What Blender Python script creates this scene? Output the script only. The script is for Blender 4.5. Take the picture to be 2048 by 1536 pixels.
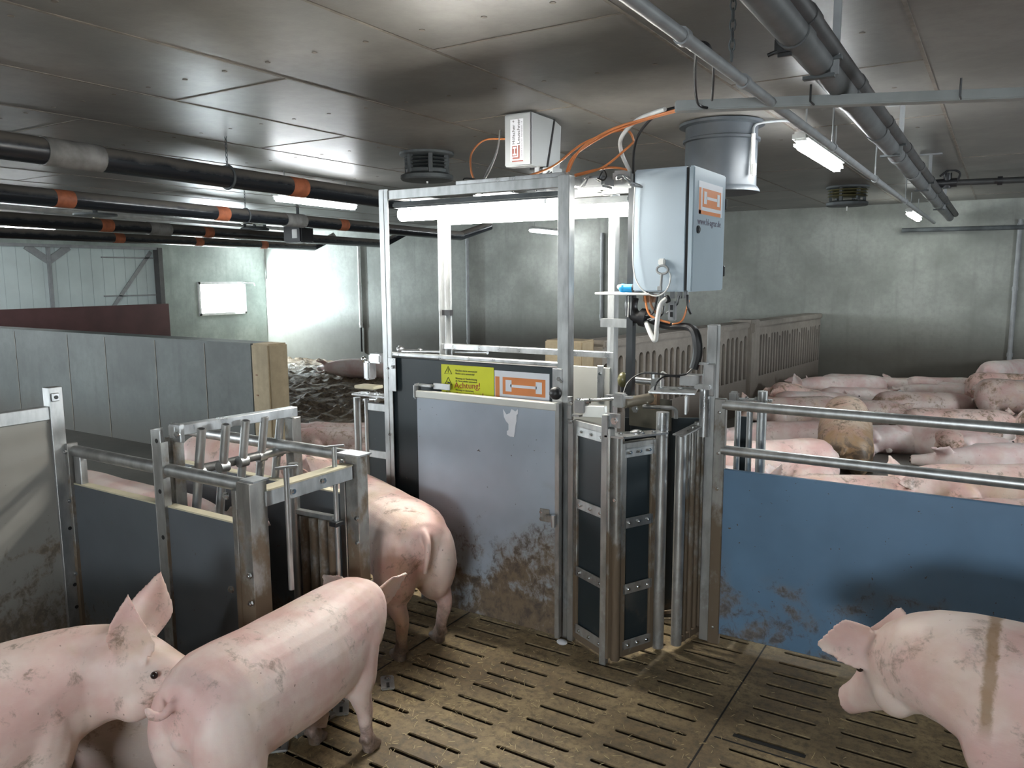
import bpy, bmesh, math, random
from mathutils import Vector, Matrix
from mathutils import noise as mnoise
PI = math.pi
random.seed(7)
for o in list(bpy.data.objects):
    bpy.data.objects.remove(o)
SC = bpy.context.scene
COL = SC.collection

# ------------------------------------------------------------------ camera, world, exposure
H_EYE = 1.65
ROT = ((0.84865462, -0.0682555, 0.52452504), (0.52892294, 0.11903952, -0.84027979), (-0.00508549, 0.99054065, 0.13712535))
CAM_LOC = Vector((0, 0, H_EYE))
cam_data = bpy.data.cameras.new('camera')
cam_data.sensor_fit = 'HORIZONTAL'
cam_data.sensor_width = 36.0
cam_data.lens = 36.0 * 1560 / 2048
cam_data.clip_start = 0.05
cam = bpy.data.objects.new('camera', cam_data)
COL.objects.link(cam)
M = Matrix(ROT).to_4x4()
M.translation = CAM_LOC
cam.matrix_world = M
SC.camera = cam
R3 = Matrix(ROT)

world = bpy.data.worlds.new('world')
SC.world = world
world.use_nodes = True
world.node_tree.nodes['Background'].inputs[0].default_value = (0.75, 0.85, 1.0, 1)
world.node_tree.nodes['Background'].inputs[1].default_value = 0.6
SC.view_settings.view_transform = 'Standard'
SC.view_settings.look = 'None'
SC.view_settings.exposure = 0.5
SC.view_settings.gamma = 1.0
SC.view_settings.use_curve_mapping = False
SC.cycles.use_denoising = True
SC.cycles.max_bounces = 7
SC.cycles.diffuse_bounces = 5
SC.cycles.glossy_bounces = 3
SC.cycles.transmission_bounces = 4
SC.cycles.caustics_reflective = False
SC.cycles.caustics_refractive = False
SC.cycles.sample_clamp_indirect = 4.0

POWER_LAMP = 50.0        # emission of the ceiling lamp diffusers
POWER_STATION = 75.0     # emission of the bright tube over the sorting station
POWER_WINDOW = 45.0


def ray(x, y):
    return R3 @ Vector((x - 1024, 768 - y, -1560.0))


def PY(x, y, Y):
    d = ray(x, y)
    return CAM_LOC + d * (Y / d.y)


def PX(x, y, X):
    d = ray(x, y)
    return CAM_LOC + d * (X / d.x)


def PZ(x, y, Z):
    d = ray(x, y)
    return CAM_LOC + d * ((Z - H_EYE) / d.z)


# ------------------------------------------------------------------ material helpers
def new_mat(name):
    m = bpy.data.materials.new(name)
    m.use_nodes = True
    nt = m.node_tree
    b = nt.nodes['Principled BSDF']
    return m, nt, b


def N(nt, kind, **kw):
    n = nt.nodes.new(kind)
    for k, v in kw.items():
        if k in ('operation', 'blend_type', 'data_type', 'noise_dimensions', 'feature', 'interpolation', 'distance'):
            setattr(n, k, v)
    return n


def noise(nt, vec, scale, detail=4, rough=.55, dist=0.0):
    n = nt.nodes.new('ShaderNodeTexNoise')
    n.inputs['Scale'].default_value = scale
    n.inputs['Detail'].default_value = detail
    n.inputs['Roughness'].default_value = rough
    n.inputs['Distortion'].default_value = dist
    nt.links.new(vec, n.inputs['Vector'])
    return n.outputs['Fac']


def ramp(nt, fac, p0, p1, v0=0.0, v1=1.0):
    n = nt.nodes.new('ShaderNodeMapRange')
    n.interpolation_type = 'SMOOTHSTEP'
    n.inputs['From Min'].default_value = p0
    n.inputs['From Max'].default_value = p1
    n.inputs['To Min'].default_value = v0
    n.inputs['To Max'].default_value = v1
    nt.links.new(fac, n.inputs['Value'])
    return n.outputs['Result']


def mth(nt, op, a, b=None):
    n = nt.nodes.new('ShaderNodeMath')
    n.operation = op
    for i, v in enumerate((a, b)):
        if v is None:
            continue
        if isinstance(v, (int, float)):
            n.inputs[i].default_value = v
        else:
            nt.links.new(v, n.inputs[i])
    return n.outputs[0]


def mixc(nt, fac, a, b, mode='MIX'):
    n = nt.nodes.new('ShaderNodeMix')
    n.data_type = 'RGBA'
    n.blend_type = mode
    for sock, v in ((n.inputs[0], fac), (n.inputs[6], a), (n.inputs[7], b)):
        if isinstance(v, (int, float)):
            sock.default_value = v
        elif isinstance(v, tuple):
            sock.default_value = (v[0], v[1], v[2], 1)
        else:
            nt.links.new(v, sock)
    return n.outputs[2]


def mapping(nt, vec, scale=(1, 1, 1)):
    n = nt.nodes.new('ShaderNodeMapping')
    n.inputs['Scale'].default_value = scale
    nt.links.new(vec, n.inputs['Vector'])
    return n.outputs[0]


def wpos(nt):
    return nt.nodes.new('ShaderNodeNewGeometry').outputs['Position']


def opos(nt):
    return nt.nodes.new('ShaderNodeTexCoord').outputs['Object']


def sepz(nt, vec, i=2):
    n = nt.nodes.new('ShaderNodeSeparateXYZ')
    nt.links.new(vec, n.inputs[0])
    return n.outputs[i]


def bump(nt, b, h, strength=.3, dist=.01):
    n = nt.nodes.new('ShaderNodeBump')
    n.inputs['Strength'].default_value = strength
    n.inputs['Distance'].default_value = dist
    nt.links.new(h, n.inputs['Height'])
    nt.links.new(n.outputs[0], b.inputs['Normal'])


def setc(nt, b, c):
    if isinstance(c, tuple):
        b.inputs['Base Color'].default_value = (c[0], c[1], c[2], 1)
    else:
        nt.links.new(c, b.inputs['Base Color'])


def plain(name, col, rough=.5, metal=0.0, var=.12, scale=9.0):
    m, nt, b = new_mat(name)
    v = opos(nt)
    f = noise(nt, v, scale, 5)
    c = mixc(nt, ramp(nt, f, .3, .7), tuple(x * (1 - var) for x in col), tuple(min(1, x * (1 + var)) for x in col))
    setc(nt, b, c)
    b.inputs['Roughness'].default_value = rough
    b.inputs['Metallic'].default_value = metal
    return m


def metal_mat(name, col=(.56, .57, .57), rough=.34, dirt=.5, top=.75, metal=.85, th=.53):
    """steel, with dried muck growing thicker towards the floor"""
    m, nt, b = new_mat(name)
    v = wpos(nt)
    f = noise(nt, mapping(nt, v, (1, 1, .35)), 22, 5)
    c = mixc(nt, ramp(nt, f, .3, .7), tuple(x * .8 for x in col), tuple(min(1, x * 1.15) for x in col))
    z = sepz(nt, v)
    g = ramp(nt, z, 0.0, top, .26, -.12)
    d = noise(nt, mapping(nt, v, (1, 1, .6)), 9, 6, .65)
    k = mth(nt, 'MULTIPLY', ramp(nt, mth(nt, 'ADD', d, g), th, th + .19), dirt)
    c = mixc(nt, k, c, (.15, .105, .065))
    setc(nt, b, c)
    mm = mth(nt, 'MULTIPLY', mth(nt, 'SUBTRACT', 1.0, k), metal)
    nt.links.new(mm, b.inputs['Metallic'])
    r = mth(nt, 'ADD', mth(nt, 'MULTIPLY', f, .2), rough - .08)
    nt.links.new(mth(nt, 'ADD', r, mth(nt, 'MULTIPLY', k, .3)), b.inputs['Roughness'])
    return m


def panel_mat(name, col, dirt=.9, z0=.0, z1=.85, rough=.42, off=0.0):
    """smooth plastic board smeared with muck low down"""
    m, nt, b = new_mat(name)
    v = wpos(nt)
    f = noise(nt, v, 3.5, 3)
    c = mixc(nt, ramp(nt, f, .3, .7), tuple(x * .92 for x in col), tuple(x * 1.08 for x in col))
    z = sepz(nt, v)
    big = noise(nt, mapping(nt, v, (1, 1, 1.3)), 3.3, 3, .5, .6)
    fine = noise(nt, mapping(nt, v, (1.0, 1.0, .8)), 26, 8, .72, .4)
    g = ramp(nt, z, z0, z1, .13, -.22)
    k1 = ramp(nt, mth(nt, 'ADD', mth(nt, 'ADD', mth(nt, 'MULTIPLY', big, .55), mth(nt, 'MULTIPLY', fine, .5)), g), .535 + off, .66 + off)
    film = ramp(nt, mth(nt, 'ADD', big, g), .46 + off, .75 + off, 0, .45)
    c = mixc(nt, mth(nt, 'MULTIPLY', film, dirt), c, (.26, .23, .19))
    c = mixc(nt, mth(nt, 'MULTIPLY', k1, dirt), c, mixc(nt, ramp(nt, fine, .4, .7), (.20, .14, .085), (.075, .055, .04)))
    sp = noise(nt, v, 60, 2)
    c = mixc(nt, ramp(nt, sp, .73, .76), c, (.09, .08, .07))
    setc(nt, b, c)
    nt.links.new(mth(nt, 'ADD', mth(nt, 'MULTIPLY', k1, .35), rough), b.inputs['Roughness'])
    bump(nt, b, k1, .25, .003)
    return m


def concrete_mat(name, col, rough=.75, bs=.25, stain=None, streak=.5, spec=.35, band=None):
    m, nt, b = new_mat(name)
    v = wpos(nt)
    f = noise(nt, v, 1.3, 6, .6)
    f2 = noise(nt, v, 14, 6, .65)
    f3 = noise(nt, mapping(nt, v, (3, 3, .25)), 2.5, 5)
    c = mixc(nt, ramp(nt, f, .3, .72), tuple(x * .72 for x in col), tuple(x * 1.18 for x in col))
    c = mixc(nt, ramp(nt, f2, .35, .75, 0, .35), c, tuple(x * .6 for x in col))
    c = mixc(nt, ramp(nt, f3, .5, .75, 0, streak), c, tuple(x * .62 for x in col))
    if stain:
        z0, z1, sc = stain
        z = sepz(nt, v)
        e = mth(nt, 'ADD', mth(nt, 'SUBTRACT', z, mth(nt, 'MULTIPLY', f, .55)), .27)
        c = mixc(nt, ramp(nt, e, z0, z1, .85, 0), c, sc)
    setc(nt, b, c)
    b.inputs['Roughness'].default_value = rough
    b.inputs['Specular IOR Level'].default_value = spec
    bump(nt, b, f2, bs, .006)
    return m


def emit_mat(name, col, s):
    m, nt, b = new_mat(name)
    b.inputs['Base Color'].default_value = (.9, .9, .9, 1)
    b.inputs['Emission Color'].default_value = (*col, 1)
    b.inputs['Emission Strength'].default_value = s
    return m


def skin_mat(name, pink=(.77, .60, .56), dirt=.5, seed=0.0, ochre=.3, dirtcol=(.20, .135, .085), stripe=False, mucky=False):
    m, nt, b = new_mat(name)
    v0 = opos(nt)
    oi = nt.nodes.new('ShaderNodeObjectInfo').outputs['Random']
    add = nt.nodes.new('ShaderNodeVectorMath'); add.operation = 'ADD'
    nt.links.new(v0, add.inputs[0])
    cx = nt.nodes.new('ShaderNodeCombineXYZ')
    nt.links.new(mth(nt, 'ADD', mth(nt, 'MULTIPLY', oi, 23.0), seed), cx.inputs[0])
    nt.links.new(mth(nt, 'MULTIPLY', oi, 11.0), cx.inputs[1])
    nt.links.new(cx.outputs[0], add.inputs[1])
    v = add.outputs[0]
    f = noise(nt, v, 4.5, 4)
    c = mixc(nt, ramp(nt, f, .35, .68), (pink[0] * 1.12, pink[1] * 1.17, pink[2] * 1.16), (pink[0] * .96, pink[1] * .80, pink[2] * .80))
    och = noise(nt, v, 3.1, 5, .6, .5)
    c = mixc(nt, ramp(nt, och, .5, .72, 0, ochre), c, (.60, .43, .25))
    # bristle streaks
    br = noise(nt, mapping(nt, v, (30, 190, 190)), 1.0, 3, .6)
    c = mixc(nt, ramp(nt, br, .55, .8, 0, .22), c, (.82, .70, .60))
    d1 = noise(nt, v, 5.2, 7, .7, .8)
    d2 = noise(nt, v, 21, 6, .75, .5)
    k = ramp(nt, mth(nt, 'ADD', mth(nt, 'MULTIPLY', d1, .62), mth(nt, 'MULTIPLY', d2, .42)), .60 - dirt * .10, .70 - dirt * .08)
    c = mixc(nt, mth(nt, 'MULTIPLY', k, min(1, .35 + dirt * .7)), c, dirtcol)
    sc = noise(nt, mapping(nt, v, (60, 60, 38)), 1.0, 2, .5)
    c = mixc(nt, ramp(nt, sc, .74, .77, 0, .7), c, (.22, .12, .09))
    z = sepz(nt, v0)
    lo = ramp(nt, mth(nt, 'ADD', z, mth(nt, 'MULTIPLY', mth(nt, 'SUBTRACT', d1, .4), .55)), .07, .26, .93, 0)
    if mucky is not None:
        c = mixc(nt, lo, c, mixc(nt, ramp(nt, d2, .4, .6), (.20, .14, .095), (.09, .06, .042)))
    if mucky:
        c = mixc(nt, ramp(nt, mth(nt, 'ADD', z, mth(nt, 'MULTIPLY', d1, .5)), .53, .76, .95, 0), c, mixc(nt, ramp(nt, d1, .42, .58), (.30, .19, .10), (.085, .06, .04)))
    if stripe:
        x = sepz(nt, v0, 0)
        w = mth(nt, 'ABSOLUTE', mth(nt, 'SUBTRACT', mth(nt, 'ADD', x, mth(nt, 'MULTIPLY', d2, .035)), .34))
        s = mth(nt, 'MULTIPLY', ramp(nt, w, .008, .022, 1, 0), ramp(nt, z, .40, .5, 0, 1))
        c = mixc(nt, mth(nt, 'MULTIPLY', s, .8), c, (.30, .18, .085))
    setc(nt, b, c)
    b.inputs['Roughness'].default_value = .52
    b.inputs['Subsurface Weight'].default_value = .12
    b.inputs['Subsurface Radius'].default_value = (.02, .008, .005)
    b.inputs['Subsurface Scale'].default_value = 1.0
    hb = mth(nt, 'ADD', mth(nt, 'MULTIPLY', br, .5), mth(nt, 'MULTIPLY', noise(nt, v, 34, 4), .8))
    bump(nt, b, hb, .16, .006)
    return m


STEEL = metal_mat('galvanised_steel', (.50, .51, .51), .38, .55)
STEELD = metal_mat('galvanised_steel_dirty', (.36, .355, .34), .42, .95, 1.3, .85, .46)
STEELC = metal_mat('bright_steel', (.60, .61, .62), .28, .25, .6)
CHROME = plain('polished_steel', (.75, .76, .77), .18, 1.0, .05)
BLACKP = panel_mat('black_board', (.022, .032, .038), .55, 0, .7, .38, .06)
GREYP = panel_mat('grey_blue_board', (.37, .42, .49), .95, .05, .95, .36, -.0)
BLUEP = panel_mat('blue_board', (.135, .24, .375), .8, 0, .9, .34, .05)
RACEP = panel_mat('slate_board', (.105, .118, .132), .7, 0, .8, .45, .06)
CREAM = plain('cream_and_lit_edge', (.62, .57, .42), .6, 0, .08)  # cream plastic, and yellowish light painted on board top edges
LEFTP = panel_mat('left_gate_board', (.31, .30, .275), .75, 0, 1.3, .4, .0)
ALUP = plain('brushed_aluminium_board', (.62, .62, .58), .42, .45, .06, 4)
PLASTICW = plain('white_plastic', (.78, .79, .78), .4)
CABG = plain('cabinet_grey', (.47, .56, .64), .38, 0, .03, 3)
CABD = plain('cabinet_door_grey', (.44, .53, .60), .3, 0, .03, 3)
BOXG = plain('ceiling_box_grey', (.40, .42, .43), .4, 0, .03, 3)
BLACK = plain('black_rubber', (.018, .018, .02), .4)
DARKPIPE = None
ORANGE = plain('orange_print', (.72, .24, .07), .45, 0, .05)
WHITEPR = plain('white_print', (.80, .81, .86), .4, 0, .02)
YELLOW = plain('yellow_label', (.72, .74, .02), .45, 0, .03)
REDPR = plain('dark_red_print', (.42, .06, .03), .5, 0, .02)
BLACKPR = plain('black_print', (.02, .02, .02), .5, 0, .0)
GREYPR = plain('grey_print', (.16, .15, .2), .5, 0, .0)
ORCABLE = plain('orange_hose', (.80, .28, .10), .4)
WHCABLE = plain('white_hose', (.80, .80, .78), .4)
GRCABLE = plain('grey_conduit', (.30, .31, .32), .45)
LAMPBODY = plain('lamp_housing', (.60, .61, .60), .45)
LAMPE = emit_mat('lamp_diffuser', (.93, .98, 1.0), POWER_LAMP)
STATE = emit_mat('station_tube', (1.0, .965, .88), POWER_STATION)
DUSTPL = plain('dusty_grey_plastic', (.085, .095, .10), .6, 0, .35, 6)
CHIM = plain('chimney_grey_plastic', (.05, .058, .068), .45, 0, .2, 4)
BURG = plain('burgundy_board', (.085, .035, .035), .5, 0, .15, 3)
DOORW = plain('white_sheet_door', (.62, .70, .70), .5, 0, .06, 2)
BLUEB = plain('blue_bottle', (.02, .30, .62), .25)
OLIVE = plain('olive_knob', (.12, .11, .05), .25)
BROWNT = plain('brown_tape', (.25, .12, .06), .5)


def pipe_mat():
    m, nt, b = new_mat('dusty_black_pipe')
    v = wpos(nt)
    nz = nt.nodes.new('ShaderNodeNewGeometry').outputs['Normal']
    z = sepz(nt, nz)
    f = noise(nt, v, 7, 5, .6)
    k = ramp(nt, mth(nt, 'ADD', z, mth(nt, 'MULTIPLY', f, .9)), .35, .95)
    c = mixc(nt, k, (.016, .019, .024), (.13, .115, .10))
    setc(nt, b, c)
    nt.links.new(mth(nt, 'ADD', mth(nt, 'MULTIPLY', k, .5), .26), b.inputs['Roughness'])
    return m


DARKPIPE = pipe_mat()
BANDO = plain('orange_band', (.42, .13, .06), .6, 0, .25, 12)
BANDG = plain('grey_repair_sleeve', (.25, .24, .23), .55, 0, .3, 8)

CEIL = concrete_mat('ceiling_concrete', (.235, .222, .205), .38, .18, None, .0, .5)
WALLB = concrete_mat('wall_concrete', (.33, .342, .315), .62, .12, (.42, 1.12, (.06, .052, .042)), .45)
WALLL = concrete_mat('wall_concrete_left', (.40, .45, .42), .6, .12, None, .5)
PARTC = concrete_mat('partition_concrete', (.135, .15, .146), .58, .15, (.0, .5, (.07, .065, .055)), .45)
PARTLIT = concrete_mat('yellow_lit_concrete', (.48, .39, .26), .7, .2, None, .5)  # yellow light on the wall ends is put into this concrete colour
SLOTC = concrete_mat('slotted_concrete', (.30, .27, .24), .75, .25, (.15, .75, (.095, .075, .06)), .5)


def floor_mat():
    m, nt, b = new_mat('floor_slats')
    v = wpos(nt)
    f = noise(nt, v, 2.2, 6, .62)
    f2 = noise(nt, v, 30, 8, .75)
    f3 = noise(nt, mapping(nt, v, (.5, 2.6, 1)), 4, 5, .6)
    c = mixc(nt, ramp(nt, f, .3, .7), (.17, .118, .06), (.43, .325, .18))
    c = mixc(nt, ramp(nt, f3, .5, .7, 0, .5), c, (.11, .08, .05))
    c = mixc(nt, ramp(nt, f2, .42, .66, 0, .75), c, (.10, .075, .05))
    c = mixc(nt, ramp(nt, f2, .25, .42, .35, 0), c, (.52, .43, .28))
    setc(nt, b, c)
    nt.links.new(ramp(nt, f, .3, .7, .42, .8), b.inputs['Roughness'])
    bump(nt, b, mth(nt, 'ADD', f2, f), .45, .006)
    return m


FLOOR = floor_mat()
FLOORP = concrete_mat('pen_floor', (.115, .105, .09), .45, .3, None, .3, .5)
SLOTDARK = plain('slot_shade', (.035, .027, .018), .5, 0, .3)  # shade down in the slots, painted onto their inner walls
VOID = plain('slurry_dark', (.012, .010, .008), .6)


# ------------------------------------------------------------------ geometry helpers
class MB:
    def __init__(s):
        s.bm = bmesh.new()
        s.mats = []

    def mi(s, mat):
        if mat not in s.mats:
            s.mats.append(mat)
        return s.mats.index(mat)

    def faces(s, fs, mat):
        i = s.mi(mat)
        for f in fs:
            f.material_index = i

    def box(s, c, size, mat, rz=0.0, bev=0.0, m=None):
        t = bmesh.new()
        bmesh.ops.create_cube(t, size=1.0)
        bmesh.ops.scale(t, vec=Vector(size), verts=t.verts)
        if bev:
            bmesh.ops.bevel(t, geom=list(t.edges), offset=min(bev, min(size) * .45), segments=1 if bev < .004 else 2, affect='EDGES')
        if m is None:
            m = Matrix.Translation(Vector(c)) @ Matrix.Rotation(rz, 4, 'Z')
        else:
            m = Matrix.Translation(Vector(c)) @ m
        s.add(t, m, mat)
        return s

    def add(s, t, m, mat):
        i = s.mi(mat)
        vm = {}
        for v in t.verts:
            vm[v] = s.bm.verts.new(m @ v.co if m else v.co)
        for f in t.faces:
            try:
                nf = s.bm.faces.new([vm[v] for v in f.verts])
                nf.material_index = i
            except ValueError:
                pass
        t.free()

    def beam(s, p0, p1, w, h, mat, up=(0, 0, 1), bev=.002):
        p0, p1 = Vector(p0), Vector(p1)
        d = p1 - p0
        x = d.normalized()
        u = Vector(up)
        if abs(x.dot(u)) > .95:
            u = Vector((0, 1, 0))
        y = u.cross(x).normalized()
        z = x.cross(y)
        m = Matrix((x, y, z)).transposed().to_4x4()
        return s.box((p0 + p1) / 2, (d.length, w, h), mat, m=m, bev=bev)

    def cyl(s, p0, p1, r, mat, seg=14, r2=None, caps=True):
        return s.tube([p0, p1], r, mat, seg, caps, r2)

    def tube(s, pts, r, mat, seg=8, caps=True, r2=None, closed=False):
        pts = [Vector(p) for p in pts]
        n = len(pts)
        i = s.mi(mat)
        rings = []
        prev = None
        for k, p in enumerate(pts):
            if closed:
                d = pts[(k + 1) % n] - pts[k - 1]
            else:
                d = pts[min(k + 1, n - 1)] - pts[max(k - 1, 0)]
            d = d.normalized() if d.length > 1e-9 else Vector((0, 0, 1))
            if prev is None:
                a = d.cross(Vector((0, 0, 1)))
                if a.length < .05:
                    a = d.cross(Vector((0, 1, 0)))
            else:
                a = prev - d * prev.dot(d)
            a.normalize()
            prev = a
            b = d.cross(a)
            rr = r if r2 is None else r + (r2 - r) * k / max(1, n - 1)
            if isinstance(r, (list, tuple)):
                rr = r[k]
            rings.append([s.bm.verts.new(p + (a * math.cos(t) + b * math.sin(t)) * rr) for t in [2 * PI * q / seg for q in range(seg)]])
        rng = range(n) if closed else range(n - 1)
        for k in rng:
            A, B = rings[k], rings[(k + 1) % n]
            for q in range(seg):
                f = s.bm.faces.new((A[q], A[(q + 1) % seg], B[(q + 1) % seg], B[q]))
                f.material_index = i
        if caps and not closed:
            s.bm.faces.new(rings[0][::-1]).material_index = i
            s.bm.faces.new(rings[-1]).material_index = i
        return s

    def lathe(s, c, prof, mat, seg=32, axis='Z'):
        i = s.mi(mat)
        c = Vector(c)
        rings = []
        for (r, z) in prof:
            rings.append([s.bm.verts.new(c + Vector((r * math.cos(t), r * math.sin(t), z))) for t in [2 * PI * q / seg for q in range(seg)]])
        for k in range(len(prof) - 1):
            A, B = rings[k], rings[k + 1]
            for q in range(seg):
                s.bm.faces.new((A[q], A[(q + 1) % seg], B[(q + 1) % seg], B[q])).material_index = i
        s.bm.faces.new(rings[0][::-1]).material_index = i
        s.bm.faces.new(rings[-1]).material_index = i
        return s

    def ball(s, c, r, mat, sc=(1, 1, 1)):
        t = bmesh.new()
        bmesh.ops.create_uvsphere(t, u_segments=14, v_segments=9, radius=r)
        bmesh.ops.scale(t, vec=Vector(sc), verts=t.verts)
        s.add(t, Matrix.Translation(Vector(c)), mat)
        return s

    def poly(s, pts, mat, th=None, nrm=None):
        """flat polygon, optionally given a thickness along nrm"""
        i = s.mi(mat)
        a = [s.bm.verts.new(Vector(p)) for p in pts]
        s.bm.faces.new(a).material_index = i
        if th:
            o = Vector(nrm) * th
            b = [s.bm.verts.new(Vector(p) + o) for p in pts]
            s.bm.faces.new(b[::-1]).material_index = i
            n = len(a)
            for k in range(n):
                s.bm.faces.new((a[k], b[k], b[(k + 1) % n], a[(k + 1) % n])).material_index = i
        return s

    def text(s, body, origin, ux, uy, size, mat, width=None, ext=.0006):
        cu = bpy.data.curves.new('t', 'FONT')
        cu.body = body
        cu.size = size
        cu.extrude = ext
        cu.resolution_u = 3
        ob = bpy.data.objects.new('t', cu)
        COL.objects.link(ob)
        dg = bpy.context.evaluated_depsgraph_get()
        me = bpy.data.meshes.new_from_object(ob.evaluated_get(dg))
        ux, uy = Vector(ux).normalized(), Vector(uy).normalized()
        uz = ux.cross(uy)
        sx = 1.0
        if width and len(me.vertices):
            w = max(v.co.x for v in me.vertices) - min(v.co.x for v in me.vertices)
            sx = width / w
        t = bmesh.new()
        t.from_mesh(me)
        m = Matrix((ux * sx, uy, uz)).transposed().to_4x4()
        m.translation = Vector(origin)
        s.add(t, m, mat)
        bpy.data.objects.remove(ob)
        bpy.data.curves.remove(cu)
        bpy.data.meshes.remove(me)
        return s

    def build(s, name, parent=None, origin=None, smooth=True):
        bmesh.ops.recalc_face_normals(s.bm, faces=s.bm.faces)
        if parent is not None:
            origin = parent.location.copy()
        if origin is not None:
            bmesh.ops.translate(s.bm, vec=-Vector(origin), verts=s.bm.verts)
        me = bpy.data.meshes.new(name)
        s.bm.to_mesh(me)
        s.bm.free()
        for m in s.mats:
            me.materials.append(m)
        if smooth:
            for p in me.polygons:
                p.use_smooth = True
            me.set_sharp_from_angle(angle=math.radians(35))
        o = bpy.data.objects.new(name, me)
        COL.objects.link(o)
        if parent is not None:
            o.parent = parent
            p = parent
            # parents sit unrotated, so local coordinates are world minus the ancestors' offsets
        elif origin is not None:
            o.location = origin
        return o


def tag(o, label=None, cat=None, group=None, kind=None):
    if label:
        o['label'] = label
    if cat:
        o['category'] = cat
    if group:
        o['group'] = group
    if kind:
        o['kind'] = kind
    return o


def thing(name, label, cat, loc=(0, 0, 0), group=None):
    o = bpy.data.objects.new(name, None)
    o.empty_display_size = .1
    COL.objects.link(o)
    o.location = loc
    return tag(o, label, cat, group)


def sub(mb, name, part, root):
    """build under a part: geometry given in world coordinates, offset by the root's place"""
    o = mb.build(name, None, root.location.copy())
    o.location = (0, 0, 0)
    o.parent = part
    return o


def bolts(mb, pts, nrm, mat=None, r=.008, h=.006):
    mat = mat or CHROME
    for p in pts:
        p = Vector(p)
        n = Vector(nrm)
        mb.cyl(p, p + n * h, r, mat, 6)
        mb.cyl(p + n * h, p + n * (h + .005), r * .55, mat, 8)
    return mb


def spline(pts, n=8):
    pts = [Vector(p) for p in pts]
    out = []
    P = [pts[0]] + pts + [pts[-1]]
    for i in range(1, len(P) - 2):
        for k in range(n):
            t = k / n
            a, b, c, d = P[i - 1], P[i], P[i + 1], P[i + 2]
            out.append(.5 * ((2 * b) + (-a + c) * t + (2 * a - 5 * b + 4 * c - d) * t * t + (-a + 3 * b - 3 * c + d) * t ** 3))
    out.append(pts[-1])
    return out


# ------------------------------------------------------------------ the setting
HC = 2.60
XL, XR, YF, YB = -13.97, 4.5, -4.0, 12.0
LOWF = -0.16


def slat_floor():
    x0, x1, y0, y1 = -4.6, 1.9, -.2, 4.58
    xs, slot_x = [x0], []
    j = -.79 - 1.34 * 3
    while j < x1:
        for i in range(4):
            a = j + .085 + .3175 * i
            if x0 + .01 < a and a + .235 < x1 - .01:
                xs += [a, a + .235]
                slot_x.append((a, a + .235))
        j += 1.34
    xs.append(x1)
    ys, slot_y = [y0], []
    k = -28
    while 2.66 + .1035 * k < y1 - .03:
        y = 2.66 + .1035 * k
        if y > y0 + .03:
            w = .0102
            ys += [y - w, y + w]
            slot_y.append((y - w, y + w))
        k += 1
    ys.append(y1)
    xs = sorted(set(xs)); ys = sorted(set(ys))
    hx = {round(a, 4) for a, b in slot_x}
    hy = {round(a, 4) for a, b in slot_y}
    mb = MB()
    i = mb.mi(FLOOR)
    iv = mb.mi(SLOTDARK)
    V = {}
    for a, x in enumerate(xs):
        for b, y in enumerate(ys):
            V[a, b] = mb.bm.verts.new((x, y, 0))
    holes = []
    for a in range(len(xs) - 1):
        for b in range(len(ys) - 1):
            if round(xs[a], 4) in hx and round(ys[b], 4) in hy:
                holes.append((a, b))
                continue
            mb.bm.faces.new((V[a, b], V[a + 1, b], V[a + 1, b + 1], V[a, b + 1])).material_index = i
    rnd = random.Random(3)
    for (a, b) in holes:
        top = [V[a, b], V[a + 1, b], V[a + 1, b + 1], V[a, b + 1]]
        mid = [mb.bm.verts.new((v.co.x, v.co.y, -.007)) for v in top]
        bot = [mb.bm.verts.new((v.co.x, v.co.y, -.10)) for v in top]
        for q in range(4):
            mb.bm.faces.new((top[q], top[(q + 1) % 4], mid[(q + 1) % 4], mid[q])).material_index = i
            mb.bm.faces.new((mid[q], mid[(q + 1) % 4], bot[(q + 1) % 4], bot[q])).material_index = iv
        # corner fillets give the slots their rounded ends
        xa, xb = xs[a], xs[a + 1]
        ya, yb = ys[b], ys[b + 1]
        ym = (ya + yb) / 2
        r = (yb - ya) / 2
        for (xe, sgn) in ((xa, 1), (xb, -1)):
            for (ye, sy) in ((ya, 1), (yb, -1)):
                arc = [(xe + sgn * r * (1 - math.cos(t)), ym - sy * r * math.sin(t)) for t in (0, PI / 4, PI / 2)]
                vs = [mb.bm.verts.new((xe, ye, .0002))] + [mb.bm.verts.new((p[0], p[1], .0002)) for p in arc]
                try:
                    mb.bm.faces.new(vs).material_index = i
                except ValueError:
                    pass
    # joint grooves between the slat elements
    o = mb.build('floor', smooth=False)
    tag(o, 'worn brown concrete slatted floor with rows of slots', None, None, 'structure')
    v = MB().box(((x0 + x1) / 2, (y0 + y1) / 2, -.6), (x1 - x0, y1 - y0, .02), VOID).build('floor')
    tag(v, 'dark slurry pit seen through the floor slots', None, None, 'structure')
    jb = MB()
    for q in range(-3, 3):
        x = -.79 + 1.34 * q
        jb.box((x, 2.2, .0008), (.006, 4.6, .0012), VOID)
    jb.box((-.12, 2.6, .0008), (1.3, .007, .0012), VOID)
    jb.box((-.59 + .0, 2.646, .001), (.25, .02, .0012), VOID)
    tag(jb.build('trim_1'), 'dark joints between the slatted floor elements', None, None, 'structure')
    return x0, x1, y0, y1


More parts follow.
